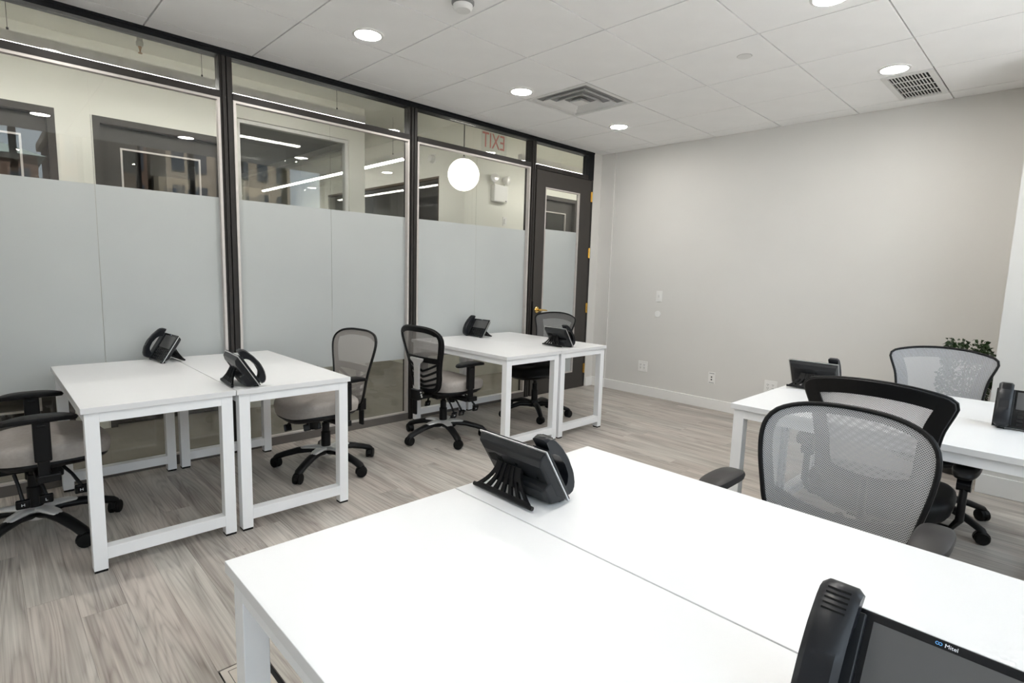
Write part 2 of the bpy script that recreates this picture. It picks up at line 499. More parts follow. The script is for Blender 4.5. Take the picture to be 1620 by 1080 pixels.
GRILLE = (3.663, 4.267, -3.183, -2.893)
for i in range(len(xs) - 1):
    for j in range(len(ys) - 1):
        x0, x1, y1, y0 = xs[i], xs[i + 1], ys[j], ys[j + 1]
        if abs(x0 - DIFF[0]) < 0.01 and abs(y0 - DIFF[2]) < 0.01: continue       # air diffuser sits here
        if abs(x0 - TILE * 6) < 0.01 and abs(y0 - (GRID_Y0 - TILE * 5)) < 0.01:     # the return grille takes half of this tile
            tile(x0, x1, GRILLE[3] - 0.002, y1)
            tile(x0, x1, y0 - 0.0, GRILLE[2]) if GRILLE[2] - y0 > 0.03 else None
            continue
        tile(x0, x1, y0, y1)
# soffit and window-bay ceiling
wb = MB().box(X_LEFT, X_RIGHT + 0.1, Y_SOFFIT - 0.03, Y_SOFFIT, CEIL, 3.08)
wb.box(X_LEFT, X_RIGHT + 0.1, Y_WIN - 0.05, Y_SOFFIT, 3.08, 3.14)
struct(wb.build('ceiling_window_bay', M_WALL))

# ---- walls
struct(MB().box(X_RIGHT, X_RIGHT + 0.12, Y_WIN - 0.05, 0.10, -0.05, 3.10).build('wall_right', M_WALL))
struct(MB().box(X_LEFT - 0.12, X_LEFT, Y_WIN - 0.05, 0.10, -0.05, 3.10).build('wall_left', M_WALL))
pil = MB().box(4.314, 4.462, -0.002, 0.10, 0, CEIL); pil.box(4.448, 4.47, -0.19, 0.05, 0, CEIL)
struct(pil.build('wall_pilaster', M_WALL))
struct(MB().box(3.75, X_RIGHT + 0.05, Y_WIN, -3.668, 0, 3.09).build('wall_pier', M_WALL))
bb = MB().box(X_RIGHT - 0.014, X_RIGHT + 0.01, -3.668, -0.19, 0, 0.105)
struct(bb.build('baseboard_right', M_TRIM, bevel=0.003))
bb = MB().box(4.434, 4.448, -0.19, -0.002, 0, 0.105); bb.box(4.32, 4.434, -0.016, -0.002, 0, 0.105)
struct(bb.build('baseboard_pilaster', M_TRIM))
bb = MB().box(3.735, 3.75, -4.70, -3.653, 0, 0.125); bb.box(3.75, X_RIGHT - 0.014, -3.668, -3.653, 0, 0.125)
struct(bb.build('baseboard_pier', M_TRIM, bevel=0.003))

# ---- window wall behind the camera: two wide windows
WINS = [(-2.35, 0.26), (0.83, 3.45)]
SILL, HEADZ = 0.72, 2.96
wf = MB()
edges = [X_LEFT - 0.1] + [e for w in WINS for e in w] + [X_RIGHT + 0.12]
for i in range(0, len(edges), 2):
    wf.box(edges[i], edges[i + 1], Y_WIN - 0.22, Y_WIN, -0.05, 3.10)
for a, b in WINS:
    wf.box(a, b, Y_WIN - 0.22, Y_WIN, -0.05, SILL); wf.box(a, b, Y_WIN - 0.22, Y_WIN, HEADZ, 3.10)
struct(wf.build('wall_front', M_WALL))
for n, (a, b) in enumerate(WINS):
    w = struct(empty('window_%d' % (n + 1), (0, 0, 0)))
    fr = MB(); y0, y1 = Y_WIN - 0.16, Y_WIN - 0.09
    fr.box(a, b, y0, y1, SILL, SILL + 0.05); fr.box(a, b, y0, y1, HEADZ - 0.05, HEADZ)
    fr.box(a, a + 0.05, y0, y1, SILL + 0.05, HEADZ - 0.05); fr.box(b - 0.05, b, y0, y1, SILL + 0.05, HEADZ - 0.05)
    fr.build('window_frame', M_FRAME, w)
    nb = 4; st = (b - a) / nb
    cuts = [a + st * q for q in range(nb + 1)]
    for q in range(1, nb):
        MB().box(cuts[q] - 0.035, cuts[q] + 0.035, y0, y1, SILL + 0.05, HEADZ - 0.05).build('mullion', M_FRAME, w)
    for q in range(nb):
        MB().box(cuts[q] + 0.03, cuts[q + 1] - 0.03, y0 + 0.03, y0 + 0.036, SILL + 0.04, HEADZ - 0.04).build('pane', M_WGLASS, w)
    MB().box(a - 0.02, b + 0.02, Y_WIN - 0.02, Y_WIN + 0.05, SILL - 0.03, SILL).build('window_sill', M_TRIM, w)

# ---- glazed partition (back wall of the room)
GY = 0.045
part = struct(empty('wall_back', (0, 0, 0)))
MUL = [-2.446, -1.001, 0.444, 1.889, 3.335]
F0, F1 = 0.0, 0.09
Z_TR0, Z_TR1, Z_HD, Z_SL = 2.376, 2.418, 2.637, 0.062
hd = MB().box(X_LEFT, 4.312, F0, F1, Z_HD, CEIL); hd.box(X_LEFT, 4.312, F0 - 0.006, F0 + 0.02, Z_HD + 0.026, CEIL - 0.004)
hd.build('head_rail', M_HEAD, part)
for xm in MUL:
    mu = MB()
    mu.box(xm - 0.040, xm - 0.004, F0 + 0.012, F1, 0, Z_HD); mu.box(xm + 0.004, xm + 0.040, F0 + 0.012, F1, 0, Z_HD)
    mu.box(xm - 0.024, xm - 0.004, F0, F0 + 0.014, 0, Z_HD); mu.box(xm + 0.004, xm + 0.024, F0, F0 + 0.014, 0, Z_HD)
    mu.box(xm - 0.005, xm + 0.005, F0 + 0.02, F1 - 0.01, 0, Z_HD)
    mu.build('mullion', M_FRAME, part)
MB().box(4.222, 4.312, F0, F1, Z_TR0, Z_HD).build('mullion', M_HEAD, part)
MB().box(4.286, 4.312, F0 + 0.002, F1, 0, Z_TR0).build('door_jamb', M_FRAME, part)
bays = [(MUL[i] + 0.040, MUL[i + 1] - 0.040) for i in range(4)]
for a, b in bays + [(3.375, 4.222)]:
    door_bay = a > 3.3
    t = MB().box(a, b, F0 + 0.002, F1, Z_TR0, Z_TR1).build('transom_bar', M_FRAME, part)
    MB().box(a + 0.002, b - 0.002, GY, GY + 0.008, Z_TR1 + 0.001, Z_HD - 0.001).build('transom_pane', M_GLASS, part)
    if door_bay: continue
    MB().box(a, b, F0 + 0.004, F1, 0.0, Z_SL).build('sill_rail', M_SILL, part)
    bw = 0.016
    bd = MB()
    z0, z1 = Z_SL, Z_TR0
    for (p, q, r, s_) in ((a, a + bw, z0, z1), (b - bw, b, z0, z1)):
        bd.box(p, q, F0 + 0.006, GY, r, s_)
    bd.box(a + bw, b - bw, F0 + 0.006, GY, z1 - bw, z1); bd.box(a + bw, b - bw, F0 + 0.006, GY, z0, z0 + bw * 0.6)
    bd.build('glazing_bead', M_BEAD, part)
    mid = (a + b) / 2 + 0.006
    for p, q in ((a + 0.004, mid - 0.0010), (mid + 0.0010, b - 0.004)):
        g = MB().box(p, q, GY, GY + 0.010, z0 + 0.005, z1 - 0.005).build('glass_pane', M_GLASS, part)
        fm = MB().box(p + 0.0002, q - 0.0002, GY - 0.0012, GY - 0.0004, 0.537, 1.746)
        fm.build('privacy_film', M_FILM, g)

# ---- the room's own door
def panel_door(name, x0, x1, y, gx0, gx1, gz0, gz1, top, film=None, sgn=1, hinges=None):
    """a leaf with one tall glazed light; y is the face towards the camera"""
    d = struct(empty(name, (0, 0, 0)))
    lf = MB(); t = 0.042
    lf.box(x0, gx0, y, y + t, 0.008, top); lf.box(gx1, x1, y, y + t, 0.008, top)
    lf.box(gx0, gx1, y, y + t, gz1, top); lf.box(gx0, gx1, y, y + t, 0.008, gz0)
    lf.build('door_leaf', M_DOOR, d)
    w = 0.013; bd = MB()
    bd.box(gx0, gx0 + w, y - 0.006, y + 0.02, gz0, gz1); bd.box(gx1 - w, gx1, y - 0.006, y + 0.02, gz0, gz1)
    bd.box(gx0 + w, gx1 - w, y - 0.006, y + 0.02, gz1 - w, gz1); bd.box(gx0 + w, gx1 - w, y - 0.006, y + 0.02, gz0, gz0 + w)
    bd.build('glazing_bead', M_BEAD, d)
    g = MB().box(gx0 + 0.004, gx1 - 0.004, y + 0.018, y + 0.024, gz0 + 0.004, gz1 - 0.004).build('glass_pane', M_GLASS, d)
    if film:
        MB().box(gx0 + 0.006, gx1 - 0.006, y + 0.0168, y + 0.0176, film[0], film[1]).build('privacy_film', M_FILM, g)
    return d
door = panel_door('door_1', 3.386, 4.284, 0.004, 3.520, 4.082, 0.19, 2.205, 2.368, (0.20, 1.778))
# brass lever set, hinges, latch strip
kb = MB(); M = Matrix.Translation((3.449, 0.004, 0.928)) @ Matrix.Rotation(R(90), 4, 'X')
kb.lathe([(0.034, 0), (0.034, 0.004), (0.028, 0.010), (0.012, 0.012), (0.011, 0.040), (0.014, 0.050)], 20, M)
kb.tube([(3.449, -0.040, 0.928), (3.480, -0.048, 0.928), (3.530, -0.046, 0.924), (3.562, -0.040, 0.920)], [0.012, 0.010, 0.009, 0.007], 10)
tag(kb.build('door_handle', M_BRASS, door, smooth=True), 'brass lever handle')
for hz in (2.19, 1.56, 0.93, 0.22):
    hg = MB().box(4.270, 4.296, -0.004, 0.010, hz - 0.055, hz + 0.055); hg.cyl((4.290, -0.008, hz - 0.057), (4.290, -0.008, hz + 0.057), 0.007, seg=10)
    hg.build('hinge', M_BRASS, door)
MB().box(3.376, 3.386, -0.004, 0.02, 0.55, 1.02).build('latch_strip', M_BLACK, door)
MB().box(3.386, 4.284, -0.001, 0.05, 0.0, 0.008).build('threshold', M_FRAME, door)

# ================================================================== CORRIDOR beyond the glass
cx0, cx1, cy1 = -3.2, 8.0, 7.5
struct(MB().box(cx0, cx1, 0.10, cy1, -0.06, 0.0).build('floor_corridor', M_FLOORC))
cc = MB().box(cx0, cx1, 0.10, cy1, Z_COR, Z_COR + 0.06)
for yb in (0.42, 1.0):
    pass
cc.box(cx0, 2.2, 0.86, 1.22, 2.90, Z_COR)                # boxed duct under the ceiling
struct(cc.build('ceiling_corridor', M_CEILC))
struct(MB().box(X_LEFT - 0.5, cx1, F1 - 0.05, F1 + 0.01, CEIL + 0.07, Z_COR + 0.05).build('wall_bulkhead', M_WALLC))
struct(MB().box(4.466, cx1, 0.0, 0.11, 0, Z_COR).build('wall_corridor_near', M_WALLC))
struct(MB().box(cx0 - 0.1, cx0, 0.05, cy1, 0, Z_COR).build('wall_corridor_left', M_WALLC))
struct(MB().box(cx1, cx1 + 0.1, 0.05, cy1, 0, Z_COR).build('wall_corridor_right', M_WALLC))
struct(MB().box(cx0, cx1, cy1, cy1 + 0.1, 0, Z_COR).build('wall_corridor_end', M_WALLC))
struct(MB().box(X_LEFT - 0.5, X_LEFT - 0.1, 0.0, 0.11, 0, Z_COR).build('wall_corridor_stub', M_WALLC))
# far wall with door and window openings
XS, XE = 2.115, 3.425
T = 0.13
D2 = (-1.245, -0.326); D3 = (-0.111, 0.800); D4 = (4.60, 5.52); WB = (0.900, 1.945, 0.85, 2.565)
fw = MB(); DH = 2.372
cur = cx0
for a, b, zlo, zhi in ((D2[0], D2[1], None, DH), (D3[0], D3[1], None, DH), (WB[0], WB[1], WB[2], WB[3])):
    fw.box(cur, a, Y_FAR, Y_FAR + T, 0, Z_COR); fw.box(a, b, Y_FAR, Y_FAR + T, zhi, Z_COR)
    if zlo: fw.box(a, b, Y_FAR, Y_FAR + T, 0, zlo)
    cur = b
fw.box(cur, XS, Y_FAR, Y_FAR + T, 0, Z_COR)
struct(fw.build('wall_corridor_far', M_WALLC))
fw = MB()
fw.box(XE + 0.1205, D4[0], Y_FAR, Y_FAR + T, 0, Z_COR); fw.box(D4[0], D4[1], Y_FAR, Y_FAR + T, DH, Z_COR); fw.box(D4[1], cx1, Y_FAR, Y_FAR + T, 0, Z_COR)
struct(fw.build('wall_corridor_east', M_WALLC))
for n, (a, b) in enumerate((D2, D3, D4)):
    d = panel_door('door_%d' % (n + 2), a + 0.045, b - 0.045, Y_FAR + 0.055, a + 0.170, b - 0.185, 0.19, 2.172, DH - 0.05)
    fr = MB().box(a, a + 0.045, Y_FAR - 0.004, Y_FAR + T, 0, DH); fr.box(b - 0.045, b, Y_FAR - 0.004, Y_FAR + T, 0, DH); fr.box(a + 0.045, b - 0.045, Y_FAR - 0.004, Y_FAR + T, DH - 0.048, DH)
    fr.build('door_frame', M_DOOR, d)
    MB().box(a + 0.045, b - 0.045, Y_FAR + 0.05, Y_FAR + T, DH - 0.06, DH - 0.048).build('door_stop', M_HEAD, d)
# dim offices behind the far doors
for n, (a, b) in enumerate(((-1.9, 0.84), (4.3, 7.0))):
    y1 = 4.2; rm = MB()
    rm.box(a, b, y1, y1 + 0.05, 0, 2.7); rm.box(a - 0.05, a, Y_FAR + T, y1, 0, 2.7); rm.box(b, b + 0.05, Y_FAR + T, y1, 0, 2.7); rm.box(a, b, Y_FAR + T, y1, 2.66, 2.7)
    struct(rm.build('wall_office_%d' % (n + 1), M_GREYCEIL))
# window into the next office: reveal, panes
w = struct(empty('window_3'))
fr = MB(); a, b, z0, z1 = WB
fr.box(a, a + 0.03, Y_FAR + 0.03, Y_FAR + 0.09, z0, z1); fr.box(b - 0.03, b, Y_FAR + 0.03, Y_FAR + 0.09, z0, z1)
fr.box(a + 0.03, b - 0.03, Y_FAR + 0.03, Y_FAR + 0.09, z1 - 0.03, z1); fr.box(a + 0.03, b - 0.03, Y_FAR + 0.03, Y_FAR + 0.09, z0, z0 + 0.03)
fr.build('window_frame', M_TRIM, w)
for p, q in ((a + 0.03, 1.478), (1.482, b - 0.03)):
    MB().box(p, q, Y_FAR + 0.055, Y_FAR + 0.063, z0 + 0.03, z1 - 0.03).build('pane', M_GLASS, w)
# glazed side of that office along the side corridor
sg = MB(); ys0, ys1 = Y_FAR + T, 5.0
sg.box(XS - 0.10, XS, ys0, ys1, 0, 0.85); sg.box(XS - 0.10, XS, ys0, ys1, 2.545, Z_COR)
sg.box(XS - 0.10, XS, ys0, ys0 + 0.12, 0.85, 2.545); sg.box(XS - 0.10, XS, ys1 - 0.3, ys1, 0.85, 2.545)
sg.box(0.83, XS, ys1, ys1 + 0.08, 0, Z_COR)
struct(sg.build('wall_office_side', M_WALLC))
w = struct(empty('window_4'))
yy = ys0 + 0.12
for q in range(3):
    MB().box(XS - 0.055, XS - 0.047, yy + 0.003, yy + 1.06, 0.85, 2.545).build('pane', M_GLASS, w); yy += 1.064
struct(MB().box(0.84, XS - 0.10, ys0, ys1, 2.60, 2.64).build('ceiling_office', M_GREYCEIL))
# right-hand wall of the side corridor with a long dark window
sw = MB(); wy0, wy1, wz0, wz1 = 1.73, 4.75, 0.9, 2.478
sw.box(XE, XE + 0.12, Y_FAR + 0.0005, wy0, 0, Z_COR); sw.box(XE, XE + 0.12, wy1, cy1, 0, Z_COR)
sw.box(XE, XE + 0.12, wy0, wy1, 0, wz0); sw.box(XE, XE + 0.12, wy0, wy1, wz1, Z_COR)
struct(sw.build('wall_side_corridor', M_WALLC))
w = struct(empty('window_5'))
fr = MB().box(XE - 0.004, XE + 0.06, wy0, wy1, wz1 - 0.025, wz1); fr.box(XE - 0.004, XE + 0.06, wy0, wy0 + 0.012, wz0, wz1)
fr.build('window_frame', M_STEM, w)
yy = wy0 + 0.012
for q in range(3):
    MB().box(XE + 0.03, XE + 0.038, yy + 0.002, yy + 0.996, wz0, wz1 - 0.025).build('pane', M_GLASS, w); yy += 1.0
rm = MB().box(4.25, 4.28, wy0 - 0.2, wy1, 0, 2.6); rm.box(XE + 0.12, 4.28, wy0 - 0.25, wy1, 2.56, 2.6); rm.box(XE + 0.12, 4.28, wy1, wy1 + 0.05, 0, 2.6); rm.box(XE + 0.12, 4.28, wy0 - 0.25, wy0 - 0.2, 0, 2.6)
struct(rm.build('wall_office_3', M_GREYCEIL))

# ---- corridor fittings
def linear_pendant(p0, p1, label, grp='linear pendant lights'):
    p0 = Vector(p0); p1 = Vector(p1); L_ = (p1 - p0).length; ang = math.atan2(p1.y - p0.y, p1.x - p0.x)
    t = thing('linear_pendant', label, 'pendant light', tuple(p0), ang, grp)
    b = MB().box(0, L_, -0.028, 0.028, 0.012, 0.075); b.box(-0.004, 0, -0.028, 0.028, 0.0, 0.078); b.box(L_, L_ + 0.004, -0.028, 0.028, 0, 0.078)
    b.build('housing', M_SILVER, t)
    MB().box(0.002, L_ - 0.002, -0.019, 0.019, -0.003, 0.012).build('lens', M_LINE, t)
    nseg = max(2, int(L_ / 1.1) + 1)
    for i in range(nseg):
        xx = 0.25 + (L_ - 0.5) * i / (nseg - 1)
        c = MB().cyl((xx, 0, 0.075), (xx, 0, Z_COR - p0.z), 0.0016, seg=6); c.cyl((xx, 0, 0.075), (xx, 0, 0.095), 0.006, seg=8)
        c.build('cable', M_HEAD, t)
    return t
linear_pendant((-2.9, 0.6, 2.566), (1.757, 0.6, 2.566), 'long linear pendant light seen through the left transom panes')
linear_pendant((3.72, 0.6, 2.566), (7.0, 0.6, 2.566), 'linear pendant light in the transom pane above the dark door')
linear_pendant((2.775, 1.50, 2.548), (2.775, 5.80, 2.548), 'linear pendant light running away down the side corridor')

g = thing('globe_pendant', 'white opal globe pendant lamp hanging in the corridor behind the glass', 'pendant light', (2.985, 0.7, 2.325))
gl = MB(); gl.lathe([(0.166 * math.sin(PI * i / 20) + 1e-4, -0.166 * math.cos(PI * i / 20)) for i in range(21)], 32)
gl.build('globe', M_GLOBE, g, smooth=True)
MB().lathe([(0.060, 0.152), (0.062, 0.162), (0.030, 0.172), (0.010, 0.185), (0.006, 0.190)], 20).build('canopy_cap', M_SILVER, g, smooth=True)
MB().cyl((0, 0, 0.18), (0, 0, Z_COR - 2.325), 0.005, seg=8).build('stem', M_HEAD, g)

e = thing('emergency_light', 'white twin-head emergency light on the corridor wall', 'emergency light', (3.955, Y_FAR, 2.29))
MB().box(-0.115, 0.115, -0.07, 0.0, -0.11, 0.095).build('battery_case', M_PLATE, e, bevel=0.012)
MB().box(0.07, 0.09, -0.073, -0.07, -0.10, -0.09).build('test_button', M_SLOT, e)
for sx in (-1, 1):
    M = Matrix.Translation((sx * 0.105, -0.05, 0.165)) @ Matrix.Rotation(R(90 + 8 * sx), 4, 'X') @ Matrix.Rotation(R(25 * sx), 4, 'Y')
    h = MB().lathe([(0.026, -0.05), (0.050, -0.01), (0.056, 0.03), (0.052, 0.034)], 20, M); h.cyl((sx * 0.085, -0.03, 0.09), (sx * 0.10, -0.04, 0.14), 0.012)
    hd_ = h.build('lamp_head', M_PLATE, e, smooth=True)
    MB().lathe([(0.046, 0.0345), (0.040, 0.037), (0.0, 0.039)], 20, M).build('lamp_lens', M_SILVER, hd_, smooth=True)

ex = thing('exit_sign', 'clear exit sign with red letters seen from behind through the transom', 'exit sign', (3.50, 0.80, 2.765))
MB().box(-0.19, 0.19, -0.004, 0.004, -0.125, 0.125).build('acrylic_panel', M_WGLASS, ex)
MB().box(-0.20, 0.20, -0.025, 0.025, 0.125, 0.17).build('housing', M_SILVER, ex)
MB().cyl((0, 0, 0.17), (0, 0, Z_COR - 2.765), 0.008).build('stem', M_SILVER, ex)
me = text_mesh('EXIT', 0.235, 'letters', 0.001)
o = link('letters', me, M_RED, ex); o.rotation_euler = (R(90), 0, R(180)); o.location = (0, 0.006, 0); o.scale = (0.72, 1, 1)

s_ = thing('pendent_sprinkler', 'pendent sprinkler head on a white pipe drop above the corridor', 'sprinkler', (0.094, 0.6, 2.70))
MB().lathe([(0.016, 0.045), (0.022, 0.05), (0.022, 0.075), (0.017, 0.082), (0.017, Z_COR - 2.70)], 12).build('pipe', M_PLATE, s_)
MB().lathe([(0.012, 0.045), (0.007, 0.03), (0.004, 0.012), (0.013, 0.006), (0.013, 0.002)], 12).build('sprinkler_head', M_BRASSD, s_)
sn_ = thing('motion_sensor', 'small white motion sensor high on the side corridor wall', 'sensor', (XE, 1.86, 2.70))
MB().lathe([(0.05, 0), (0.05, 0.02), (0.04, 0.05), (0.02, 0.062)], 16, Matrix.Rotation(R(-90), 4, 'Y')).build('sensor_body', M_PLATE, sn_, smooth=True)
MB().box(-0.004, 0, -0.055, 0.055, -0.055, 0.055).build('back_plate', M_TRIM, sn_)
sw_ = thing('corridor_switch', 'small white wall device below the emergency light', 'switch', (4.085, Y_FAR, 1.955))
MB().box(-0.035, 0.035, -0.006, 0, -0.057, 0.057).build('plate', M_PLATE, sw_, bevel=0.003)
MB().box(-0.014, 0.014, -0.02, -0.006, -0.03, 0.03).build('rocker', M_PLATE, sw_, bevel=0.003)

# ================================================================== OUTSIDE (seen only as reflections in the glass)
struct(MB().box(-90, 90, -130, -5.2, -14.2, -14).build('ground_street', M_ASPHALT))
def building(label, x0, x1, y0, y1, top, mat, cols, rows, z_from=-10, roof=None, wmat=None):
    t = thing('city_building', label, 'building', ((x0 + x1) / 2, y1, -14), 0, 'buildings outside the windows')
    ww, dd, hh = x1 - x0, y1 - y0, top + 14
    MB().box(-ww / 2, ww / 2, -dd, 0, 0, hh).build('facade', mat, t)
    sx = ww / cols; sz = (top - z_from) / rows
    for c in range(cols):
        for r_ in range(rows):
            cx_ = -ww / 2 + sx * (c + 0.5); cz = z_from + 14 + sz * (r_ + 0.5)
            MB().box(cx_ - sx * 0.27, cx_ + sx * 0.27, -0.1, 0.08, cz - sz * 0.32, cz + sz * 0.32).build('facade_window', M_FACADEW, t)
    if roof:
        v = [(-ww / 2 - .4, -dd - .4, hh), (ww / 2 + .4, -dd - .4, hh), (ww / 2 + .4, .4, hh), (-ww / 2 - .4, .4, hh), (-ww * .12, -dd / 2, hh + roof), (ww * .12, -dd / 2, hh + roof)]
        MB().add(v, [(0, 1, 5, 4), (2, 3, 4, 5), (1, 2, 5), (3, 0, 4), (3, 2, 1, 0)]).build('roof', M_ROOF, t)
    else:
        MB().box(-ww / 2 - .3, ww / 2 + .3, -dd - .3, .3, hh, hh + .6).build('cornice', M_STONE, t)
building('low brown building with a hipped slate roof outside the windows', -4.5, 2.4, -52, -42, 7.6, M_BRICK, 4, 4, roof=1.6)
building('brown brick block beyond the street outside the windows', 3.9, 9.0, -60, -46, 10.5, M_BRICK, 5, 7)
building('tall tan stone building outside the right hand window', 9.8, 19, -55, -44, 13.5, M_STONE, 6, 8, roof=3.0)
building('narrow grey tower far left outside the windows', -15, -7, -62, -50, 12, M_STONE, 5, 8)

# ================================================================== CEILING FITTINGS
def downlight(x, y, label):
    t = thing('recessed_downlight', label, 'downlight', (x, y, CEIL), 0, 'recessed ceiling downlights')
    MB().lathe([(0.092, -0.0005), (0.090, -0.005), (0.076, -0.007), (0.072, -0.001)], 32, cap=False).build('trim_ring', M_VENT, t, smooth=True)
    MB().lathe([(0.0735, -0.0035), (0.055, -0.0042), (0.0, -0.0046)], 32).build('lens', M_LAMP, t, smooth=True)
DL = [((-0.34, -0.87), 'recessed downlight above the far left end of the glass partition'),
      ((0.956, -0.895), 'lit recessed downlight nearest the left end of the glass partition'),
      ((2.271, -0.865), 'lit recessed downlight left of the square air diffuser'),
      ((3.557, -0.854), 'lit recessed downlight between the square diffuser and the right wall'),
      ((-0.26, -3.02), 'recessed downlight above the viewer, mirrored in the leftmost glass'),
      ((0.96, -2.95), 'recessed downlight above the nearest desk, mirrored in the left glass'),
      ((2.265, -2.99), 'recessed downlight cut by the top edge of the picture'),
      ((3.519, -3.002), 'lit recessed downlight beside the slotted return grille')]
for (p, lab) in DL: downlight(p[0], p[1], lab)

# square four-way air diffuser
d = thing('air_diffuser', 'square white four-way air diffuser set in the ceiling grid', 'air vent', ((DIFF[0] + DIFF[1]) / 2, (DIFF[2] + DIFF[3]) / 2, CEIL))
def sq_ring(h0, z0, h1, z1, th=0.003):
    def lp(h, z): return [(-h, -h, z), (h, -h, z), (h, h, z), (-h, h, z)]
    return MB().loft([lp(h0, z0), lp(h1, z1), lp(h1, z1 + th), lp(h0, z0 + th)], False, False).add(
        lp(h0, z0) + lp(h0, z0 + th), [(i, (i + 1) % 4, 4 + (i + 1) % 4, 4 + i) for i in range(4)])
sq_ring(0.302, 0.0, 0.27, -0.002).build('outer_frame', M_VENT, d)
sq_ring(0.272, -0.002, 0.240, 0.055).build('neck', M_VENT, d)
MB().box(-0.25, 0.25, -0.25, 0.25, 0.085, 0.089).build('duct_shade', M_VENTIN, d)  # black sheet painted as the shade of the duct above
sq_ring(0.208, -0.008, 0.165, 0.045).build('cone', M_VENT, d)
sq_ring(0.132, -0.010, 0.092, 0.035).build('cone', M_VENT, d)
sq_ring(0.062, -0.010, 0.020, 0.020).build('cone', M_VENT, d)
MB().box(-0.052, 0.052, -0.052, 0.052, -0.014, -0.010).build('centre_plate', M_VENT, d)
for a in range(4):
    M = Matrix.Rotation(R(45 + 90 * a), 4, 'Z') @ Matrix.Translation((0.16, 0, 0.028))
    MB().obox(M, 0.20, 0.012, 0.012).build('brace', M_VENT, d)

# return grille
gx0, gx1, gy0, gy1 = GRILLE
t = thing('return_grille', 'white slotted return air grille beside a downlight', 'air vent', ((gx0 + gx1) / 2, (gy0 + gy1) / 2, CEIL))
hw, hd2 = (gx1 - gx0) / 2, (gy1 - gy0) / 2
fr = MB(); b_ = 0.034
fr.box(-hw, hw, -hd2, -hd2 + b_, -0.006, 0.006); fr.box(-hw, hw, hd2 - b_, hd2, -0.006, 0.006); fr.box(-hw, -hw + b_, -hd2 + b_, hd2 - b_, -0.006, 0.006); fr.box(hw - b_, hw, -hd2 + b_, hd2 - b_, -0.006, 0.006)
fr.build('grille_frame', M_VENT, t)
MB().box(-hw + 0.01, hw - 0.01, -hd2 + 0.01, hd2 - 0.01, 0.012, 0.015).build('duct_shade', M_VENTIN, t)  # black sheet close behind the louvres, standing for a deep duct's shade
for i in range(1, 4):
    xx = -hw + b_ + (2 * hw - 2 * b_) * i / 4
    MB().box(xx - 0.005, xx + 0.005, -hd2 + b_, hd2 - b_, -0.003, 0.001).build('cross_bar', M_VENT, t)
n = 12
for i in range(1, n):
    yy = -hd2 + b_ + (2 * hd2 - 2 * b_) * i / n
    MB().box(-hw + b_, hw - b_, yy - 0.0028, yy + 0.0028, -0.004, 0.000).build('louvre', M_VENT, t)

t = thing('sprinkler_cover', 'flat round white sprinkler cover plate on a ceiling tile', 'sprinkler', (2.702, -2.385, CEIL))
MB().lathe([(0.042, -0.0005), (0.042, -0.003), (0.038, -0.004), (0.0, -0.004)], 28).build('cover_plate', M_VENT, t, smooth=True)
MB().lathe([(0.044, -0.0002), (0.044, -0.0010)], 28).build('shadow_gap_ring', M_GRID, t)
t = thing('smoke_detector', 'white dome smoke detector at the top edge of the picture', 'smoke detector', (1.085, -1.625, CEIL))
MB().lathe([(0.058, -0.0005), (0.058, -0.012), (0.050, -0.018)], 28).build('base_ring', M_GRID, t, smooth=True)
MB().lathe([(0.050, -0.018), (0.049, -0.034), (0.040, -0.044), (0.0, -0.046)], 28).build('dome', M_VENT, t, smooth=True)

# ================================================================== WALL PLATES (right wall, facing -x)
def wall_plate(y, z, w, h, label, kind, cat):
    t = thing({'quad': 'power_outlet', 'data': 'data_outlet', 'switch': 'light_switch'}[kind], label, cat, (X_RIGHT, y, z))
    MB().box(-0.006, 0, -w / 2, w / 2, -h / 2, h / 2).build('plate', M_PLATE, t, bevel=0.002)
    def slot(yy, zz, a, b, m=M_SLOT, nm='slot'):
        MB().box(-0.0075, -0.006, yy - a / 2, yy + a / 2, zz - b / 2, zz + b / 2).build(nm, m, t)
    if kind == 'quad':
        for sy in (-1, 1):
            MB().box(-0.009, -0.006, sy * 0.023 - 0.0165, sy * 0.023 + 0.0165, -0.033, 0.033).build('receptacle', M_TRIM, t, bevel=0.002)
            for sz in (-1, 1):
                for dy in (-0.006, 0.006):
                    MB().box(-0.0098, -0.009, sy * 0.023 + dy - 0.0015, sy * 0.023 + dy + 0.0015, sz * 0.017, sz * 0.017 + 0.009).build('slot', M_SLOT, t)
                MB().box(-0.0098, -0.009, sy * 0.023 - 0.002, sy * 0.023 + 0.002, sz * 0.017 - 0.009, sz * 0.017 - 0.004).build('slot', M_SLOT, t)
    elif kind == 'data':
        slot(0, 0.010, 0.014, 0.014); slot(0, -0.016, 0.014, 0.014)
        MB().box(-0.0075, -0.006, -0.026, 0.026, 0.044, 0.050).build('label_strip', M_GRID, t); MB().box(-0.0075, -0.006, -0.026, 0.026, -0.050, -0.044).build('label_strip', M_GRID, t)
    elif kind == 'switch':
        MB().box(-0.010, -0.006, -0.017, 0.017, -0.034, 0.034).build('rocker', M_TRIM, t, bevel=0.002)
        slot(0, 0.012, 0.012, 0.003, M_GRID); MB().box(-0.0112, -0.010, -0.0015, 0.0015, -0.012, 0.012).build('indicator', M_GRID, t)
    return t
wall_plate(-0.845, 1.105, 0.072, 0.117, 'white switch plate on the right wall above a round plate', 'switch', 'switch')
wall_plate(-0.695, 0.323, 0.116, 0.117, 'white four-socket outlet low on the wall nearest the door', 'quad', 'outlet')
wall_plate(-1.499, 0.318, 0.072, 0.117, 'narrow white data outlet midway along the right wall', 'data', 'outlet')
wall_plate(-2.075, 0.325, 0.116, 0.117, 'white four-socket outlet partly hidden behind the right hand desk corner', 'quad', 'outlet')
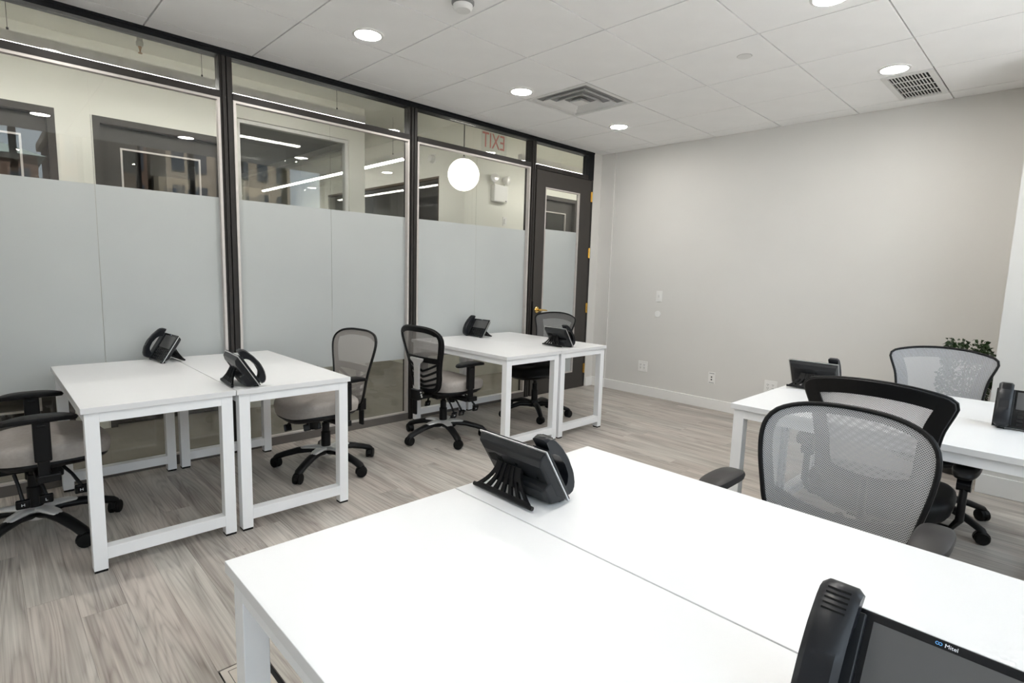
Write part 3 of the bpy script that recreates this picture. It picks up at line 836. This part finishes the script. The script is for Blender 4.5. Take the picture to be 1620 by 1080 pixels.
t = thing('round_wall_plate', 'small round white cover plate under the wall switch', 'wall plate', (X_RIGHT, -0.836, 0.912))
MB().lathe([(0.036, 0.0), (0.036, 0.003), (0.032, 0.006), (0.030, 0.0065), (0.0, 0.0065)], 28, Matrix.Rotation(R(-90), 4, 'Y')).build('cover', M_PLATE, t, smooth=True)
MB().lathe([(0.0385, 0.0), (0.0385, 0.0015)], 28, Matrix.Rotation(R(-90), 4, 'Y')).build('rim', M_TRIM, t)

# ---- floor box under the nearest desk's leg
x0, x1, y0, y1 = HOLE
t = thing('floor_box', 'beige floor power box with outlet covers under the nearest desk leg', 'floor box', ((x0 + x1) / 2, (y0 + y1) / 2, -0.008))
hx, hy = (x1 - x0) / 2 - 0.002, (y1 - y0) / 2 - 0.002
MB().box(-hx, hx, -hy, hy, 0, 0.004).build('tray', M_RUBBER, t)
MB().box(-hx + 0.003, hx - 0.016, -hy + 0.004, hy - 0.004, 0.004, 0.0085).build('cover_plate', M_BOX, t)
for i in range(4):
    yy = hy - 0.07 - i * 0.125
    m2 = MB(); a, b = 0.040, 0.050; l_ = 0.0016
    for (p, q, r_, s2) in ((-a, a, -b, -b + l_), (-a, a, b - l_, b), (-a, -a + l_, -b + l_, b - l_), (a - l_, a, -b + l_, b - l_)):
        m2.box(p - 0.006, q - 0.006, yy + r_, yy + s2, 0.0085, 0.0092)
    oc = m2.build('outlet_outline', M_SLOT, t)
    for sy in (-1, 1):
        MB().box(-0.012, 0.0, yy + sy * 0.022 - 0.003, yy + sy * 0.022 + 0.003, 0.0085, 0.0092).build('socket_slot', M_SLOT, oc)

# ================================================================== DESKS
DW, DL_, DZ, TT = 0.587, 1.20, 0.716, 0.025
def make_desk():
    t = empty('desk')
    MB().box(0, DW, 0, DL_, DZ - TT, DZ).build('desktop', M_DESK, t, bevel=0.0012)
    i, w = 0.012, 0.05
    zt = DZ - TT - 0.0006
    for xx in (i, DW - i - w):
        for yy in (i, DL_ - i - w):
            lg = MB().box(xx, xx + w, yy, yy + w, 0.010, zt).build('leg', M_STEEL, t, bevel=0.0015)
            MB().box(xx + 0.002, xx + w - 0.002, yy + 0.002, yy + w - 0.002, 0.0, 0.010).build('foot_cap', M_RUBBER, lg)
    for yy in (i, DL_ - i - w):
        MB().box(i + w, DW - i - w, yy, yy + w, zt - 0.042, zt).build('top_rail', M_STEEL, t, bevel=0.0012)
        MB().box(i + w, DW - i - w, yy, yy + w, 0.052, 0.104).build('bottom_rail', M_STEEL, t, bevel=0.0012)
    for xx in (i, DW - i - w):
        MB().box(xx, xx + w, i + w, DL_ - i - w, zt - 0.042, zt).build('side_rail', M_STEEL, t, bevel=0.0012)
    return t
PAIRS = {'L': (-0.535, -1.252), 'M': (1.863, -1.218), 'N': (-0.475, -4.048), 'R': (1.790, -4.070)}
DESK_LABELS = {
    'L0': 'white desk left of its twin by the leftmost glass, grey chair beside it',
    'L1': 'white desk under the dark mullion, right half of the left back pair',
    'M0': 'white desk behind the grey chair near the middle of the glass wall',
    'M1': 'white desk nearest the dark door, black chair pushed under it',
    'N0': 'large white desk filling the bottom of the picture, left of the seam',
    'N1': 'large white foreground desk right of the seam, in front of the mesh chair',
    'R0': 'white desk on the right with a black framed chair turned to it',
    'R1': 'white desk at the far right in front of the plant'}
proto_desk = make_desk(); first = True
for pk, (px, py) in PAIRS.items():
    for n in (0, 1):
        o = proto_desk if first else copy_tree(proto_desk); first = False
        o.location = (px + n * (DW + 0.004), py, 0)
        tag(o, DESK_LABELS[pk + str(n)], 'desk', 'white desks in facing pairs')

# ================================================================== TELEPHONES  (local: faces +x, handset on the -y side)
def make_phone():
    t = empty('desk_phone')
    B = Vector((0.060, 0, 0.008)); Tp = Vector((-0.034, 0, 0.158))
    S = (Tp - B).normalized(); Nn = Vector((S.z, 0, -S.x))       # up the face, out of the face
    H_ = (Tp - B).length; W0, W1 = -0.126, 0.124                 # lateral extent
    def P(s, w, n): return B + S * s + Vector((0, w, 0)) + Nn * n
    def slab(mb, s0, s1, w0, w1, n0, n1):
        return mb.add([P(s, w, n) for n in (n0, n1) for s, w in ((s0, w0), (s0, w1), (s1, w1), (s1, w0))],
                      [(0, 3, 2, 1), (4, 5, 6, 7), (0, 1, 5, 4), (1, 2, 6, 5), (2, 3, 7, 6), (3, 0, 4, 7)])
    fp = MB(); slab(fp, 0, H_, W0, W1, -0.002, 0.003); fp.build('front_plate', M_BLACKG, t, bevel=0.002)
    tr = MB(); slab(tr, -0.001, H_ + 0.001, W0 - 0.001, W1 + 0.001, -0.0055, -0.002); tr.build('silver_edge', M_PSILV, t)
    # back shell: an upper wedge and a thick lower block
    sh = MB()
    sec = [(0.004, H_ - 0.002, W0 + 0.002, W1 - 0.002, -0.0055), (0.030, H_ - 0.010, W0 + 0.006, W1 - 0.012, -0.026), (0.062, H_ - 0.030, W0 + 0.010, W1 - 0.028, -0.034)]
    sh.loft([[P(a, c, n), P(a, d_, n), P(b, d_, n), P(b, c, n)] for a, b, c, d_, n in sec])
    shell = sh.build('back_shell', M_PHONE, t, bevel=0.004)
    lb = MB(); sec = [(0.004, 0.092, W0 + 0.004, 0.03, -0.010), (0.030, 0.086, W0 + 0.010, 0.022, -0.050), (0.038, 0.078, W0 + 0.022, 0.012, -0.056)]
    lb.loft([[P(a, c, n), P(a, d_, n), P(b, d_, n), P(b, c, n)] for a, b, c, d_, n in sec])
    lb.build('lower_block', M_PHONE, t, bevel=0.004)
    vt = MB()
    for i in range(8):
        w = 0.034 + i * 0.007; slab(vt, 0.106, 0.140 - 0.002 * abs(i - 3), w, w + 0.003, -0.0350, -0.0335)
    vt.build('speaker_vents', M_RUBBER, shell)
    for s, w in ((0.125, -0.02), (0.10, -0.085)):
        M = Matrix.Translation(P(s, w, -0.034)) @ Nn.to_track_quat('Z', 'Y').to_matrix().to_4x4()
        MB().lathe([(0.0045, -0.0008), (0.0045, 0.001)], 12, M).build('screw_hole', M_RUBBER, shell)
    # face: screen, keys
    sc = MB(); slab(sc, 0.086, 0.166, -0.058, 0.112, 0.003, 0.0036); sc.build('screen', M_SCREEN, t)
    for r_ in range(4):
        for c in range(6):
            kx = MB(); w = -0.050 + c * 0.028; s0 = 0.012 + r_ * 0.017
            slab(kx, s0, s0 + 0.011, w, w + 0.020, 0.003, 0.0055); kx.build('key', M_KEY, t)
    me = text_mesh('Mitel', 0.0066, 'logo_text', 0.0001)
    lo = link('logo_text', me, M_MARK, t)
    Q = Matrix((Vector((0, 1, 0)), S, Nn)).transposed().to_4x4()
    lo.matrix_local = Matrix.Translation(P(0.1712, 0.0225, 0.0032)) @ Q
    lg = MB()
    for k_ in (0, 1):
        M = Matrix.Translation(P(0.1712, 0.0085 + 0.0032 * k_, 0.0032)) @ Q
        ring = []
        for rr in (0.0020, 0.0012):
            ring.append([M @ Vector((rr * math.cos(2 * PI * i / 14), rr * math.sin(2 * PI * i / 14), 0)) for i in range(14)])
        lg.loft(ring, False, False)
    lg.build('logo_mark', M_MARKB, t)
    # cradle and handset
    cr = MB(); slab(cr, 0.010, H_ - 0.006, W0 + 0.004, W0 + 0.060, 0.003, 0.010); cr.build('cradle', M_PHONE, t, bevel=0.002)
    out = [(-0.002, 0.012), (-0.004, 0.030), (0.010, 0.044), (0.045, 0.058), (0.090, 0.062), (0.135, 0.056), (0.176, 0.043), (0.196, 0.032), (0.199, 0.012)]
    inn = [(0.150, 0.011), (0.146, 0.020), (0.125, 0.034), (0.090, 0.040), (0.055, 0.036), (0.036, 0.022), (0.032, 0.011)]
    hs = MB(); hw_ = 0.0245; wc = W0 + 0.030
    N_ = 18
    def poly_at(pl, u):
        ls = [0]
        for a, b in zip(pl[:-1], pl[1:]): ls.append(ls[-1] + math.hypot(b[0] - a[0], b[1] - a[1]))
        d_ = u * ls[-1]
        for i in range(len(pl) - 1):
            if d_ <= ls[i + 1] + 1e-9:
                q = (d_ - ls[i]) / max(1e-9, ls[i + 1] - ls[i]); return (pl[i][0] + (pl[i + 1][0] - pl[i][0]) * q, pl[i][1] + (pl[i + 1][1] - pl[i][1]) * q)
        return pl[-1]
    inr = list(reversed(inn))
    loops = []
    for i in range(N_ + 1):
        u = i / N_; o_ = poly_at(out, u); n_ = poly_at(inr, u)
        e_ = 0.007
        dx, dn = n_[0] - o_[0], n_[1] - o_[1]; l = math.hypot(dx, dn)
        o2 = (o_[0] + dx / l * e_, o_[1] + dn / l * e_)
        loops.append([P(n_[0], wc - hw_ + 0.003, n_[1]), P(o2[0], wc - hw_, o2[1]), P(o_[0], wc - hw_ + 0.008, o_[1]), P(o_[0], wc + hw_ - 0.008, o_[1]), P(o2[0], wc + hw_, o2[1]), P(n_[0], wc + hw_ - 0.003, n_[1])])
    hs.loft(loops)
    hand = hs.build('handset', M_HAND, t, smooth=True)
    for i in range(5):
        u = 0.155 + i * 0.0072
        # grooves follow the outer curve near the earpiece
        o_ = None
        for a, b in zip(out[:-1], out[1:]):
            if a[0] <= u <= b[0]:
                q = (u - a[0]) / (b[0] - a[0]); o_ = (u, a[1] + (b[1] - a[1]) * q)
        gm = MB(); slab(gm, o_[0], o_[0] + 0.0024, wc - 0.014, wc + 0.014, o_[1] - 0.003, o_[1] + 0.0007); gm.build('grip_ridge', M_RUBBER, hand)
    # slotted flared stand
    st = MB(); a = P(0.112, 0.010, -0.034); foot = Vector((-0.062, 0.004, 0.0085))
    def Q2(u, w): return a.lerp(foot, u) + Vector((0, w, 0)) - Vector((0, a.y if False else 0, 0))
    def half(u): return 0.046 + 0.064 * u ** 2.0
    dirn = (foot - a).normalized(); nn = Vector((-dirn.z, 0, dirn.x))
    def strip(f0, f1, u0=0.0, u1=1.0, th=0.004):
        L0 = []
        for i in range(7):
            u = u0 + (u1 - u0) * i / 6
            p0, p1 = Q2(u, f0 * half(u)), Q2(u, f1 * half(u))
            L0.append([p0 - nn * th, p1 - nn * th, p1 + nn * th, p0 + nn * th])
        st.loft(L0)
    for c in (-0.94, -0.62, -0.31, 0.0, 0.31, 0.62, 0.94):
        strip(c - 0.075, c + 0.075)
    strip(-1, 1, 0.0, 0.42, 0.005); strip(-1, 1, 0.86, 1.0, 0.006)
    for c in (-0.5, -0.17, 0.17, 0.5): strip(c - 0.04, c + 0.04, 0.02, 0.60, 0.010)
    st.tube([foot + Vector((0, -0.112, 0.002)), foot + Vector((0, 0.112, 0.002))], 0.006, 8)
    st.build('stand', M_BLACK, t)
    ft = MB()
    for w in (W0 + 0.03, W1 - 0.03): ft.box(0.040, 0.058, w - 0.012, w + 0.012, 0.0, 0.012)
    ft.build('rubber_foot', M_RUBBER, t)
    return t
proto_phone = make_phone(); first = True
PH = [((0.000, -3.905), 180, 'desk phone with grey screen facing the viewer at the bottom right corner'),
      ((0.223, -2.990), 0, 'black desk phone seen from behind on the nearest desk, slotted stand outwards'),
      ((0.001, -0.150), 186, 'black desk phone standing against the frosted glass on the left back desk'),
      ((0.120, -1.105), -4, 'black desk phone by the front edge of the left back desks'),
      ((2.500, -0.155), 182, 'black desk phone facing left on the desk beside the frosted glass'),
      ((2.640, -1.010), -4, 'black desk phone seen from behind in front of the door'),
      ((2.520, -3.005), 2, 'black desk phone seen from behind against the bare right wall'),
      ((2.350, -3.910), 182, 'black desk phone with ridged handset cut by the right edge')]
for (xy, rz, lab) in PH:
    o = proto_phone if first else copy_tree(proto_phone); first = False
    o.location = (xy[0], xy[1], DZ + 0.0005); o.rotation_euler = (0, 0, R(rz))
    tag(o, lab, 'telephone', 'desk telephones')

# ================================================================== CHAIRS  (local: sitter faces +x)
def caster(t, x, y, ang):
    c = MB(); M = Matrix.Translation((x, y, 0.0335)) @ Matrix.Rotation(ang, 4, 'Z')
    for s in (-1, 1):
        Mw = M @ Matrix.Translation((0, s * 0.014, 0)) @ Matrix.Rotation(R(90), 4, 'X')
        c.lathe([(0.014, -0.011), (0.0315, -0.010), (0.0335, -0.004), (0.0335, 0.006), (0.028, 0.011)], 18, Mw)
    o = c.build('caster', M_RUBBER, t, smooth=True)
    h = MB()
    ring = []
    for i in range(9):
        a = R(-15 + 195 * i / 8); ring.append((0.037 * math.cos(a), 0.037 * math.sin(a)))
    h.prism(ring + [(0.031 * math.cos(R(180 - 195 * i / 8)), 0.031 * math.sin(R(180 - 195 * i / 8))) for i in range(9)], -0.009, 0.009, lambda a, b, d_: M @ Vector((a, d_, b)))
    h.cyl((x, y, 0.035), (x, y, 0.078), 0.010, seg=10)
    h.build('caster_hood', M_BLACK, o)

def star_base(t, r, rot, style):
    for k_ in range(5):
        a = rot + 2 * PI * k_ / 5; ca, sa = math.cos(a), math.sin(a)
        if style == 'silver':
            path = [(0.03, 0.112), (0.10, 0.122), (0.18, 0.112), (0.26, 0.090), (r - 0.01, 0.072), (r + 0.008, 0.062)]
            rad = [0.030, 0.030, 0.029, 0.027, 0.027, 0.020]; fl = 0.72
        else:
            path = [(0.02, 0.098), (0.08, 0.112), (0.16, 0.118), (0.24, 0.098), (r, 0.070), (r + 0.012, 0.060)]
            rad = [0.028, 0.029, 0.027, 0.023, 0.020, 0.015]; fl = 0.8
        MB().tube([(p * ca, p * sa, z) for p, z in path], rad, 12, flat=fl).build('base_arm', M_BLACK, t, smooth=True)
        if style == 'silver':
            path = [(0.02, 0.128), (0.07, 0.138), (0.125, 0.135), (0.18, 0.123)]
            MB().tube([(p * ca, p * sa, z) for p, z in path], [0.034, 0.032, 0.028, 0.012], 12, flat=0.42).build('arm_cover', M_SILVER, t, smooth=True)
        caster(t, r * ca, r * sa, a + 0.9 + k_ * 0.8)
    MB().lathe([(0.040, 0.085), (0.046, 0.10), (0.046, 0.125), (0.038, 0.142), (0.030, 0.146)], 20).build('hub', M_SILVER if style == 'silver' else M_BLACK, t, smooth=True)
    MB().lathe([(0.030, 0.14), (0.030, 0.24), (0.024, 0.245), (0.024, 0.30), (0.016, 0.302), (0.016, 0.40)], 18).build('gas_lift', M_BLACK, t, smooth=True)

def seat_loop(hx, hy, z, n=48, e=2.8, dome=0.0):
    out = []
    for i in range(n):
        a = 2 * PI * i / n; c, s = math.cos(a), math.sin(a)
        x_ = hx * math.copysign(abs(c) ** (2 / e), c); y_ = hy * math.copysign(abs(s) ** (2 / e), s)
        out.append((x_, y_ * (1 - 0.04 * (x_ / hx)), z - 0.05 * max(0, (x_ / hx) - 0.45) ** 2 + 0.012 * (abs(y_) / hy) ** 2))
    return out

def seat(t, mat, z0, cx, hx, hy, th):
    mb = MB(); lay = [(0.90, 0.0), (0.97, 0.012), (1.0, 0.5), (0.985, 0.75), (0.93, 0.92), (0.80, 0.99), (0.5, 0.97), (0.15, 0.95)]
    loops = [[(x_ + cx, y_, z_) for x_, y_, z_ in seat_loop(hx * s, hy * s, z0 + th * h)] for s, h in lay]
    mb.loft(loops); mb.build('seat', mat, t, smooth=True)
    sh = MB(); loops = [[(x_ + cx, y_, z_) for x_, y_, z_ in seat_loop(hx * s, hy * s, z)] for s, z in ((0.55, z0 - 0.045), (0.82, z0 - 0.036), (0.94, z0 - 0.012), (0.93, z0 + 0.004))]
    sh.loft(loops); sh.build('seat_shell', M_BLACK, t, smooth=True)

def back_parts(t, half, xf, band, mesh_mat, crossbar=None, slats=(), rim=0.007, frame_th=0.016):
    """half: outline (w,z) from the top centre to the bottom centre; xf(w,z) depth; band(i,pt): width of the rear frame"""
    lp = smooth_loop(mirror_ctrl(half), 72)
    inn = inset_loop(lp, band)
    fr = MB()
    fo = [(xf(w, z) - 0.004, w, z) for w, z in lp]; fi = [(xf(w, z) - 0.004, w, z) for w, z in inn]
    bo = [(xf(w, z) - frame_th, w * 0.985, z) for w, z in lp]; bi = [(xf(w, z) - frame_th, w, z) for w, z in inn]
    n = len(lp); v = fo + fi + bi + bo; f = []
    for i in range(n):
        j = (i + 1) % n
        for a, b in ((0, 1), (1, 2), (2, 3), (3, 0)):
            f.append((a * n + i, a * n + j, b * n + j, b * n + i))
    fr.add(v, f)
    if crossbar:
        zc, hh = crossbar
        hw_ = max(w for w, z in lp if abs(z - zc) < 0.03) - 0.012
        L0 = []
        for i in range(13):
            w = -hw_ + 2 * hw_ * i / 12
            L0.append([(xf(w, z) - d_, w, z) for z, d_ in ((zc - hh, 0.004), (zc + hh, 0.004), (zc + hh, frame_th), (zc - hh, frame_th))])
        fr.loft(L0)
    frame = fr.build('back_frame', M_BLACK, t, bevel=0.003)
    rm = MB(); pts = [(xf(w, z) + 0.001, w, z) for w, z in lp] ; pts += pts[:2]
    rm.tube(pts, rim, 8, cap=False); rm.build('back_rim', M_BLACK, frame, smooth=True)
    for (zc, rise, th) in slats:
        hw_ = max([w for w, z in lp if abs(z - zc) < 0.035] or [0.12]) - 0.014
        L0 = []
        for i in range(15):
            w = -hw_ + 2 * hw_ * i / 14; z = zc - rise + 2 * rise * (abs(w) / hw_) ** 1.2
            L0.append([(xf(w, z) - d_, w, q) for q, d_ in ((z - th, 0.005), (z + th, 0.005), (z + th, 0.014), (z - th, 0.014))])
        MB().loft(L0).build('lumbar_slat', M_BLACK, t)
    # mesh sheet
    cz = sum(z for w, z in lp) / n; K = 8
    vs = [(xf(0, cz), 0, cz)]; uvs = [(0, cz)]; fs = []
    for k_ in range(1, K + 1):
        q = k_ / K
        for w, z in lp:
            w2, z2 = w * q, cz + (z - cz) * q
            vs.append((xf(w2, z2), w2, z2)); uvs.append((w2, z2))
    for i in range(n): fs.append((0, 1 + i, 1 + (i + 1) % n))
    for k_ in range(K - 1):
        for i in range(n):
            a = 1 + k_ * n; b = a + n; fs.append((a + i, b + i, b + (i + 1) % n, a + (i + 1) % n))
    me = bpy.data.meshes.new('back_mesh'); me.from_pydata(vs, [], fs)
    ul = me.uv_layers.new(name='UVMap')
    for l in me.loops: ul.data[l.index].uv = uvs[l.vertex_index]
    o = link('back_mesh', me, mesh_mat, t, smooth=True)
    return lp

def arm_pad(t, s, x0, x1, y, z, w, th, mat):
    cx_ = (x0 + x1) / 2; hx = (x1 - x0) / 2
    mb = MB(); loops = []
    for sc_, dz in ((0.80, 0.0), (0.96, 0.15), (1.0, 0.5), (0.95, 0.82), (0.75, 1.0), (0.2, 1.02)):
        lo = []
        for i in range(28):
            a = 2 * PI * i / 28; c, s_2 = math.cos(a), math.sin(a)
            lo.append((cx_ + hx * sc_ * math.copysign(abs(c) ** 0.75, c), y + w / 2 * sc_ * math.copysign(abs(s_2) ** 0.75, s_2), z + th * dz - 0.010 * (c * sc_) ** 2))
        loops.append(lo)
    return mb.loft(loops).build('arm_pad', mat, t, smooth=True)

def lever(t, p0, p1, mark):
    lv = MB().tube([p0, ((p0[0] + p1[0]) / 2, (p0[1] + p1[1]) / 2, (p0[2] + p1[2]) / 2 + 0.01), p1], [0.008, 0.007, 0.008], 8).build('lever', M_BLACK, t, smooth=True)
    pd = MB(); M = Matrix.Translation((p1[0], p1[1], p1[2] - 0.018)) @ Matrix.Rotation(R(18), 4, 'X')
    pd.obox(M, 0.050, 0.016, 0.046); pd.build('paddle', M_BLACKG, lv, bevel=0.006)
    me = text_mesh(mark, 0.020, 'paddle_print', 0.0002)
    for q in (-1,):
        o = link('paddle_print', me, M_MARK, lv)
        o.matrix_local = M @ Matrix.Translation((0, -0.0084, 0)) @ Matrix.Rotation(R(90), 4, 'X')

def make_task_chair(rot):
    """grey seat, mesh back with lumbar slats, silver spine, levers, silver-topped star base"""
    t = empty('task_chair')
    star_base(t, 0.318, rot, 'silver')
    MB().box(-0.13, 0.11, -0.085, 0.085, 0.335, 0.385).build('tilt_mechanism', M_BLACK, t, bevel=0.012)
    MB().cyl((0.085, 0, 0.345), (0.085, 0, 0.275), 0.030, 0.026, 16).build('tension_knob', M_BLACK, t, smooth=True)
    seat(t, M_SEATG, 0.400, 0.065, 0.232, 0.250, 0.080)
    def xf(w, z): return -0.182 - 0.085 * max(0, (z - 0.42) / 0.47) ** 1.4 + 0.55 * w * w
    half = [(0, 0.897), (0.10, 0.895), (0.185, 0.880), (0.236, 0.845), (0.247, 0.795), (0.230, 0.72), (0.205, 0.64), (0.188, 0.565), (0.180, 0.50), (0.150, 0.425), (0.07, 0.398), (0, 0.395)]
    back_parts(t, half, xf, lambda i, p: 0.030 + (0.010 if p[1] > 0.86 else 0) , M_MESHT, (0.648, 0.021), ((0.592, 0.036, 0.008), (0.545, 0.033, 0.009), (0.500, 0.028, 0.009), (0.458, 0.020, 0.009)))
    sp = MB()
    L0 = []
    for z, hw_ in ((0.662, 0.078), (0.645, 0.074), (0.622, 0.038), (0.600, 0.031), (0.50, 0.029), (0.415, 0.028)):
        xx = -0.250 - 0.02 * (z - 0.42)
        L0.append([(xx - 0.012, -hw_, z), (xx - 0.012, hw_, z), (xx + 0.006, hw_ * 0.9, z), (xx + 0.006, -hw_ * 0.9, z)])
    sp.loft(L0); sp.build('back_spine', M_SILVER, t, bevel=0.003)
    br = MB().box(-0.285, -0.235, -0.042, 0.042, 0.345, 0.425); br.box(-0.25, -0.08, -0.03, 0.03, 0.345, 0.375); br.box(-0.281, -0.265, -0.022, 0.022, 0.235, 0.35)
    b = br.build('back_bracket', M_BLACK, t, bevel=0.005)
    for y_, z_ in ((-0.046, 0.405), (-0.046, 0.385), (-0.046, 0.370)):
        MB().cyl((-0.255 + (0.405 - z_) * 0.3, y_ + 0.004, z_), (-0.255 + (0.405 - z_) * 0.3, y_ - 0.002, z_), 0.006, seg=10).build('screw', M_SILVER, b)
    for s in (-1, 1):
        y_ = s * 0.285
        ap = arm_pad(t, s, -0.115, 0.155, y_, 0.614, 0.088, 0.026, M_PADB)
        ps = MB().box(-0.005, 0.055, y_ - 0.017, y_ + 0.017, 0.435, 0.613); ps.build('arm_sleeve', M_BLACK, t, bevel=0.006)
        ps = MB().box(0.004, 0.046, y_ - 0.012, y_ + 0.012, 0.340, 0.445); ps.box(-0.005, 0.055, min(y_ + 0.012, s * 0.10), max(y_ - 0.012, s * 0.10), 0.335, 0.362)
        ps.box(-0.0, 0.08, y_ - 0.02, y_ + 0.02, 0.34, 0.375)
        ps.build('arm_bracket', M_BLACK, t, bevel=0.005)
        MB().box(0.008, 0.040, y_ - 0.0185, y_ + 0.0185, 0.588, 0.600).build('arm_button', M_BLACKG, t, bevel=0.002)
    lever(t, (-0.07, -0.13, 0.350), (-0.05, -0.190, 0.245), 'H')
    lever(t, (0.0, -0.12, 0.350), (0.03, -0.185, 0.250), 'L')
    lever(t, (0.10, -0.14, 0.355), (0.155, -0.205, 0.270), 'H')
    lever(t, (-0.02, 0.13, 0.350), (0.0, 0.20, 0.255), 'L')
    return t
M_PADB = pbr('black_soft_pad', (0.005, 0.005, 0.0055), 0.45, spec=0.18, vary=0.06)

def make_mesh_chair(rot, style, name='mesh_chair', seat_mat=None, pad_mat=None, base_r=0.32, mesh=None):
    """black padded seat, wide mesh back in a thick rear frame, black star base"""
    t = empty(name)
    star_base(t, base_r, rot, 'black')
    MB().box(-0.14, 0.10, -0.08, 0.08, 0.345, 0.395).build('tilt_mechanism', M_BLACK, t, bevel=0.012)
    MB().cyl((0.03, -0.08, 0.37), (0.03, -0.20, 0.365), 0.006, seg=8).build('lever', M_BLACK, t)
    MB().cyl((-0.02, -0.09, 0.365), (-0.02, -0.16, 0.365), 0.026, seg=14).build('tension_knob', M_BLACK, t, smooth=True)
    seat(t, seat_mat or M_SEATB, 0.412, 0.02, 0.25, 0.255, 0.075)
    if style == 'shoulder':
        half = [(0, 0.948), (0.11, 0.942), (0.20, 0.925), (0.240, 0.908), (0.250, 0.880), (0.236, 0.838), (0.216, 0.78), (0.203, 0.70), (0.198, 0.62), (0.188, 0.54), (0.150, 0.495), (0.07, 0.485), (0, 0.484)]
        band = lambda i, p: 0.058 if p[1] > 0.60 else 0.062
    else:
        half = [(0, 0.912), (0.12, 0.905), (0.20, 0.880), (0.236, 0.842), (0.246, 0.79), (0.240, 0.72), (0.224, 0.64), (0.205, 0.56), (0.176, 0.505), (0.10, 0.484), (0, 0.482)]
        band = lambda i, p: 0.030
    def xf(w, z): return -0.205 - 0.10 * max(0, (z - 0.45) / 0.5) ** 1.3 + 0.75 * w * w
    back_parts(t, half, xf, band, mesh or M_MESHG, None, (), 0.0065 if style == 'shoulder' else 0.008, 0.02)
    # lumbar bow and upright behind
    L0 = []
    for i in range(13):
        w = -0.19 + 0.38 * i / 12; z = 0.585 - 0.05 * (1 - (w / 0.19) ** 2)
        L0.append([(xf(w, z) - d_, w, q) for q, d_ in ((z - 0.028, 0.028), (z + 0.028, 0.028), (z + 0.028, 0.040), (z - 0.028, 0.040))])
    MB().loft(L0).build('lumbar_bow', M_BLACK, t, bevel=0.003)
    MB().tube([(-0.08, 0, 0.372), (-0.20, 0, 0.365), (-0.265, 0, 0.41), (-0.272, 0, 0.56)], [0.030, 0.032, 0.030, 0.024], 12, flat=0.5, up=(0, 1, 0)).build('back_upright', M_BLACK, t, smooth=True)
    for s in (-1, 1):
        y_ = s * 0.277; az = 0.605 if style == 'shoulder' else 0.650
        arm_pad(t, s, -0.135, 0.135, y_, az, 0.086, 0.032, pad_mat or M_PADG)
        MB().tube([(-0.03, s * 0.12, 0.375), (-0.04, s * 0.25, 0.372), (-0.045, y_, 0.42), (-0.035, y_, 0.54), (0.0, y_, az + 0.004)], [0.020, 0.022, 0.024, 0.022, 0.026], 10, flat=0.6).build('arm_post', M_BLACK, t, smooth=True)
        MB().cyl((-0.035, y_ - 0.022, 0.56), (-0.035, y_ + 0.022, 0.56), 0.026, seg=16).build('arm_pivot', M_BLACKG, t, smooth=True)
    return t

CH = [('task', (-0.665, -0.645), 0, R(10), 'grey seated task chair cut by the left edge, levers below'),
      ('task', (0.785, -0.640), 185, R(-7 + 180), 'grey mesh task chair between the left desks and the glass, seen from the front'),
      ('task', (1.775, -0.600), 2, R(-36), 'task chair with its slatted black back turned to the viewer beside the middle desks'),
      ('shoulder', (2.862, -0.560), 180, R(-54 + 180), 'black seated mesh chair pushed in by the dark door'),
      ('round', (0.905, -3.520), 180, R(20), 'large grey mesh chair back with pale armrests at the nearest desk'),
      ('shoulder', (1.895, -3.485), 0, R(15), 'chair with thick black back frame seen from behind at the right desk'),
      ('shoulder', (2.985, -3.500), 187, R(52), 'grey mesh chair in front of the plant facing the viewer')]
for kind, xy, rz, rot, lab in CH:
    if kind == 'task': c = make_task_chair(rot)
    elif kind == 'shoulder': c = make_mesh_chair(rot, 'shoulder', pad_mat=M_PADB, mesh=M_MESHD if 'dark door' in lab else None)
    else: c = make_mesh_chair(rot, 'round')
    c.location = (xy[0], xy[1], 0.0); c.rotation_euler = (0, 0, R(rz))
    tag(c, lab, 'office chair', 'grey task chairs with levers' if kind == 'task' else 'mesh backed chairs with black bases')

# ================================================================== PLANT between the pier and the right wall
pl = thing('potted_shrub', 'leafy dark green potted shrub between the white pier and the right wall', 'plant', (4.10, -3.495, 0))
MB().lathe([(0.09, 0.0), (0.10, 0.02), (0.125, 0.32), (0.132, 0.34), (0.120, 0.34), (0.118, 0.31)], 28, cap=False).build('pot', M_POT, pl, smooth=True)
MB().lathe([(0.118, 0.30), (0.0, 0.31)], 28).build('soil', M_SOIL, pl)
rg = random.Random(5)
stm = MB()
for i in range(7):
    a = rg.random() * 6.28; r_ = rg.random() * 0.12
    stm.tube([(0.03 * math.cos(a), 0.03 * math.sin(a), 0.30), (r_ * .5 * math.cos(a), r_ * .5 * math.sin(a), 0.5), (r_ * math.cos(a), r_ * math.sin(a), 0.78)], [0.008, 0.006, 0.003], 6)
stm.build('stem', M_STEM, pl)
lf = MB()
for i in range(2600):
    u = rg.random(); a = rg.random() * 2 * PI
    z = 0.40 + 0.52 * u
    rmax = 0.150 * math.sin(PI * (0.12 + 0.68 * u)) ** 0.7 * (1 + 0.15 * math.sin(3 * a + 9 * u))
    r_ = rmax * math.sqrt(0.35 + 0.65 * rg.random())
    z += rg.uniform(-0.015, 0.025)
    c = Vector((r_ * math.cos(a), r_ * math.sin(a), z))
    M = Matrix.Translation(c) @ Euler((rg.uniform(-1.1, 1.1), rg.uniform(-1.1, 1.1), a + rg.uniform(-.7, .7))).to_matrix().to_4x4()
    l_, w_ = rg.uniform(0.020, 0.031), rg.uniform(0.008, 0.013)
    lf.add([M @ Vector(p) for p in ((0, 0, 0), (l_ * .45, w_, 0.004), (l_, 0, -0.003), (l_ * .45, -w_, 0.004))], [(0, 1, 2), (0, 2, 3)])
tag(lf.build('foliage', M_LEAF, pl), kind='stuff')
